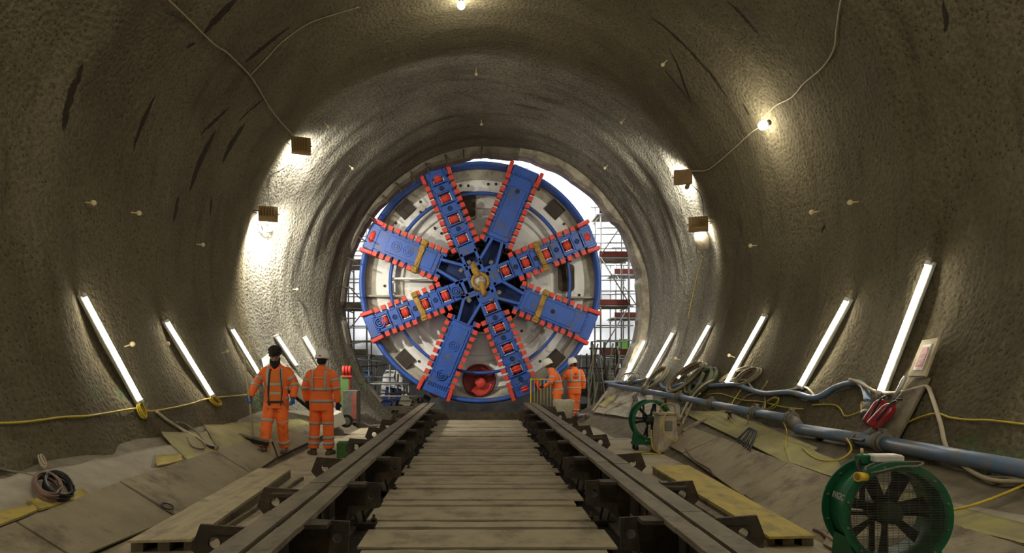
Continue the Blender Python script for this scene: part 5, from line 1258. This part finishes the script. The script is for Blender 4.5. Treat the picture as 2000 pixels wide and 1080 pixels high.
J3 = pose(torso=[(0, 0, .76, .19, .16), (0, 0, .90, .19, .16), (0, -.02, 1.02, .185, .15), (0, -.05, 1.15, .195, .155), (0, -.09, 1.28, .21, .16), (0, -.13, 1.37, .20, .15), (0, -.16, 1.43, .16, .12), (0, -.18, 1.47, .095, .09)],
          neck=(0, -.18, 1.48), head=(0, -.25, 1.575), face=(0, -1, -.45), shL=(.18, -.13, 1.37), shR=(-.18, -.13, 1.37), elL=(.26, -.18, 1.12), elR=(-.26, -.18, 1.12), wrL=(.17, -.36, .98), wrR=(-.17, -.36, .98), hdL=(-.2, -1, -.3), hdR=(.2, -1, -.3))
t3, coat3 = person('distant person in orange and white helmet leaning left, beside the yellow barrier', (p3.x, 18.75, 0), math.radians(-100), 1.0, J3, dict(trousers='orange', jacket='orange', gloves='glove_black', hat='helmet', bands=(.90, 1.12)))

# ---------------------------------------------------------------- things around the two distant people
a = at(1097, 795, 18.3); bg = thing('white_sack', 'crumpled pale sack standing in front of the two distant people', 'sack', (a.x, a.y, .02))
vs = []; nn = 20
for i, (z, rx, ry) in enumerate(((0, .20, .14), (.04, .24, .17), (.25, .25, .17), (.45, .28, .16), (.58, .29, .12), (.62, .24, .05))):
    for k in range(nn):
        an = 2*PI*k/nn; f = 1+.10*noise.noise(Vector((math.cos(an)*2, math.sin(an)*2, z*5))); vs.append((a.x+.05+rx*f*math.cos(an), a.y+ry*f*math.sin(an), .02+z+.07*(i > 3)*noise.noise(Vector((math.cos(an)*2, 3, math.sin(an)*2)))))
MB().add(vs, [(i*nn+k, i*nn+(k+1) % nn, (i+1)*nn+(k+1) % nn, (i+1)*nn+k) for i in range(5) for k in range(nn)]+[tuple(range(nn-1, -1, -1)), tuple(5*nn+k for k in range(nn))], True).build('sack_body', M['sack'], bg)
M['barrier'] = mat('yellow_barrier_paint', (.72, .50, .02), .45)
A, B = at(1037, 741, 19.35), at(1082, 739, 19.35); z0 = .05
t = thing('pedestrian_barrier', 'yellow tubular pedestrian barrier beside the machine and the two distant people', 'barrier', ((A.x+B.x)/2, A.y, z0)); zt = A.z; r = .06
fr = MB(); fr.tube(smooth_path([(A.x, A.y, z0), (A.x, A.y, zt-r), (A.x+r*.4, A.y, zt-r*.2), (A.x+r*1.5, A.y, zt), (B.x-.02, B.y, zt)], 4), .02, 8); fr.cyl((A.x, A.y, z0+.15), (B.x, B.y, z0+.15), .016, n=8); fr.cyl((B.x, B.y, z0), (B.x, B.y, zt), .02, n=8); fr.build('frame', M['barrier'], t)
for k in range(1, 7): x = A.x+(B.x-A.x)*k/7; MB().cyl((x, A.y, z0+.15), (x, A.y, zt), .009, n=6).build('bar', M['barrier'], t)
for x in (A.x+.08, B.x-.08): MB().box((x, A.y, z0), (.05, .4, .02)).build('foot', M['barrier'], t)

# left: box-section chute with a wheel, cabinet, red winder on a green post, green board
U = at(521, 703, 14.2); Lw = at(652, 815, 15.6); d = (Lw-U).normalized(); n_ = Vector((.55, -.25, .8)); n_ = (n_-d*n_.dot(d)).normalized(); u = d.cross(n_); R = Matrix((u, d, n_)).transposed()
t = thing('box_chute', 'long white box-section chute leaning on the left wall behind the two workers', 'chute', Lw)
MB().box((U+Lw)/2, (.42, (Lw-U).length, .26), R, .02).build('chute_body', M['white_pl'], t)
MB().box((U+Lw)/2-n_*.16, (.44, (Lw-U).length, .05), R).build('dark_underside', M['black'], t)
MB().box(Lw+Vector((.12, -.3, -.02)), (.30, .45, .30), Matrix.Rotation(.4, 3, 'Z') @ Matrix.Rotation(-.4, 3, 'Y'), .02).build('foot_box', M['white_pl'], t)
wl = MB().cyl(Lw+Vector((.36, -.35, -.06)), Lw+Vector((.36, -.29, -.06)), .15, n=24).build('wheel', M['black'], t); MB().cyl(Lw+Vector((.36, -.36, -.06)), Lw+Vector((.36, -.28, -.06)), .09, n=20).build('wheel_rim', M['clamp'], wl)
b = at(684, 825, 16.7); c = Vector((b.x, 16.7, bench_z(b.x, 16.7))); t = thing('steel_cabinet', 'grey steel cabinet with a faded red panel by the left portal edge', 'cabinet', c)
MB().box(c+Vector((0, .2, .42)), (.38, .4, .82), None, .015).build('cabinet_body', mat('grey_steel', (.13, .13, .11), .6, var=.4), t)
MB().box(c+Vector((.10, -.01, .44)), (.12, .02, .66), None).build('red_panel', mat('faded_red', (.30, .09, .07), .7, var=.4), t)
c2 = at(678, 780, 17.2); c2 = Vector((c2.x, 17.2, .03)); t = thing('winder_post', 'red coiled winder on top of a green post behind the grey cabinet', 'post', c2)
MB().box(c2+Vector((-.06, 0, .70)), (.22, .06, 1.15), None, .01).build('green_post', M['green_l'] if 'green_l' in M else mat('leaf_green', (.10, .20, .06), .6), t)
MB().box(c2+Vector((.07, 0, .70)), (.05, .07, 1.2), None, .01).build('side_rail', M['red_dark'], t)
for k in range(3): MB().lathe([(.06, -.03), (.11, -.03), (.13, 0), (.11, .03), (.06, .03)], c2+Vector((-.08+.08*k, 0, 1.42)), (1, 0, .1), 20).build('red_reel', M['red'], t)
MB().box(c2+Vector((0, 0, 1.27)), (.26, .12, .05)).build('winder_base', M['red'], t)
a = atz(674, 893, 0); tag(MB().box((a.x, a.y+.05, .13), (.28, .30, .26), Matrix.Rotation(.1, 3, 'Z'), .01).build('green_crate', mat('green_crate_plastic', (.06, .15, .035), .7, var=.4)), 'low green crate on the deck between the standing person and the cradle bracket', 'crate')

# shaft clutter behind the machine feet
t = thing('hose_rack', 'dark rack of hanging hoses and rods at the right foot of the shaft', 'rack', (4.0, 20.9, -.5)); rnd = random.Random(4)
rk = MB(); 
for x in (3.6, 4.0, 4.4): rk.box((x, 20.9, .9), (.07, .07, 2.8))
for z in (.2, 1.1, 2.1): rk.box((4.0, 20.9, z), (.95, .05, .06))
rk.build('rack_frame', M['rust'], t)
for k in range(16):
    x = 3.5+rnd.random()*1.0; z = 1.3+rnd.random()*1.0; mb = MB(); mb.tube(smooth_path([(x, 20.75, z), (x+rnd.uniform(-.1, .1), 20.65, z-.5), (x+rnd.uniform(-.2, .2), 20.7, z-1.1), (x+rnd.uniform(-.25, .25), 20.7, .0)], 3), .02+.012*rnd.random(), 6); mb.build('hanging_hose', M[rnd.choice(['cable_black', 'rust', 'cable_grey', 'hose_green'])], t)
t = thing('machine_cradle_frame', 'dark steel frame and decking in the shaft at the left foot of the machine', 'steel frame', (-3.2, 21, -.5))
mb = MB(); mb.box((-2.9, 21.0, .25), (2.4, .8, .12)); mb.build('deck_plate', M['rust'], t); mb = MB()
for x in (-4.0, -3.3, -2.6, -1.9): mb.box((x, 20.8, .0), (.08, .08, 1.3))
mb.build('frame_leg', M['rust'], t)
for z in (.62, 1.0): MB().cyl((-4.1, 20.6, z), (-1.7, 20.6, z), .025, n=8).build('rail', M['galv'], t)
for k in range(9):
    x = -4.1+k*.31; MB().box((x, 20.9+rnd.random()*.3, .42+.1*rnd.random()), (.18+.2*rnd.random(), .25, .12+.16*rnd.random()), Matrix.Rotation(rnd.uniform(-.5, .5), 3, 'Y')).build('packed_box', M[rnd.choice(['black', 'rust', 'cable_grey', 'blue_dark'])], t)
M['tarp_blue'] = mat('blue_tarp', (.12, .30, .60), .6, var=.3, bump=.5, bscale=6)
for k, (x, z, w_, h_, m_, l_) in enumerate(((-3.7, 1.15, .5, .35, 'tarp_blue', 'blue tarpaulin bundle in the shaft left of the machine'), (-2.75, .9, .8, 1.0, 'sheet_white', 'white draped sheet in the shaft beside the machine rim'), (4.95, .55, .8, 2.1, 'sheet_white', 'white sheet bundle in the shaft behind the hose rack'))):
    vs = []; q = 12
    for i in range(q+1):
        for j in range(q+1):
            u, v = i/q-.5, j/q; v0 = Vector((x+u*w_*(1.1-.4*v), 21.9, z-h_/2+v*h_)); vs.append(v0+Vector((.12*noise.noise(v0*3), .15*noise.noise(v0*4+Vector((5, 0, 0))), .14*noise.noise(v0*2.5)*v)))
    o = MB().add(vs, [(i*(q+1)+j, (i+1)*(q+1)+j, (i+1)*(q+1)+j+1, i*(q+1)+j+1) for i in range(q) for j in range(q)], True).build('draped_sheet', M[m_])
    so = o.modifiers.new('thick', 'SOLIDIFY'); so.thickness = .03
    tag(o, l_, 'sheet')
# timber dunnage, props and handrails crowding the bottom of the shaft
rnd = random.Random(11)
for side, x0, x1, lab in ((1, 3.3, 5.6, 'right'), (-1, -5.0, -2.2, 'left')):
    t = thing('shaft_handrail', 'dark tangle of tubes and handrails low in the shaft on the '+lab+' of the machine', 'scaffolding', ((x0+x1)/2, 21.6, -.5))
    zb = lambda x: 4.0-math.sqrt(max(0, 14.1-(x-.09)**2))
    for k in range(9): x = x0+(x1-x0)*k/8+rnd.uniform(-.1, .1); MB().cyl((x, 21.5+rnd.uniform(-.2, .2), -.5), (x+rnd.uniform(-.08, .08), 21.5, min(1.6+rnd.uniform(0, .7), zb(x)-.08)), .03, n=6).build('upright', M['rust'] if k % 2 else M['galv'], t)
    for k in range(8): z = -.1+k*.27; xe = x1 if side > 0 else min(x1, .09-math.sqrt(max(0, 14.1-(4.0-z-.2)**2))); MB().cyl((x0, 21.4+rnd.uniform(-.1, .1), z+rnd.uniform(-.1, .1)), (xe, 21.4, z+rnd.uniform(-.1, .1)), .026, n=6).build('rail', M['galv'] if k % 3 else M['rust'], t)
    for k in range(7): x = rnd.uniform(x0, x1); z = rnd.uniform(-.2, .7); MB().box((x, 21.9, z), (rnd.uniform(.3, .8), .3, rnd.uniform(.2, .55)), Matrix.Rotation(rnd.uniform(-.2, .2), 3, 'Y')).build('stacked_box', M[rnd.choice(['black', 'rust', 'slab_dark', 'blue_dark', 'clamp'])], t)
gp = next(o for o in C.objects if o.name == 'scaffold_tower.001')
MB().box((5.35, 24.35, 2.35), (.32, .04, .38)).build('green_panel', mat('bright_green', (.25, .62, .12), .6), gp)
tag(MB().box((0, 19.75, .05), (4.6, .5, .3)).build('sill_beam', M['rust']), 'dark sill beam across the track under the machine', 'beam')
# low steel bits at the end of the right-hand deck
for k, (x, y, l) in enumerate(((3.3, 18.9, 'grey tube lying on the mud behind the two distant people'), (3.5, 18.5, 'second tube lying on the mud by the end of the blue pipe'))):
    tag(MB().cyl((x-.5, y, .16), (x+.6, y+.1, .16), .06, n=12).build('steel_tube', M['galv']), l, 'tube')
# dark dowel bars round the portal
for k, deg in enumerate((-86, -75, -66, -57, -48, -41, -34, -27.5, -19.5, -12.5, -5.5, -98, -108)):
    a = math.radians(deg); p0 = Vector((.5+math.sin(a)*4.05, 19.22, 3.5+math.cos(a)*4.05)); p1_ = Vector((.5+math.sin(a+.012)*4.42, 19.28, 3.5+math.cos(a+.012)*4.42))
    wh = ['level with the upper left spoke', 'just above the upper left spoke', 'over the left shoulder of the machine', 'beside the white triangle of sheeting', 'at the top of the white sheeting gap', 'left of the brown patch', 'near the upper spoke corner', 'right above the red corner cutter', 'just left of the crown', 'at the crown', 'right of the crown', 'level with the lower left spoke', 'lowest of the row on the left'][k]
    tag(MB().cyl(p0, p1_, .020, n=8).build('dowel_bar', M['rust']), 'dark dowel bar in the portal ring '+wh, 'dowel bar', 'dowel bars round the portal')
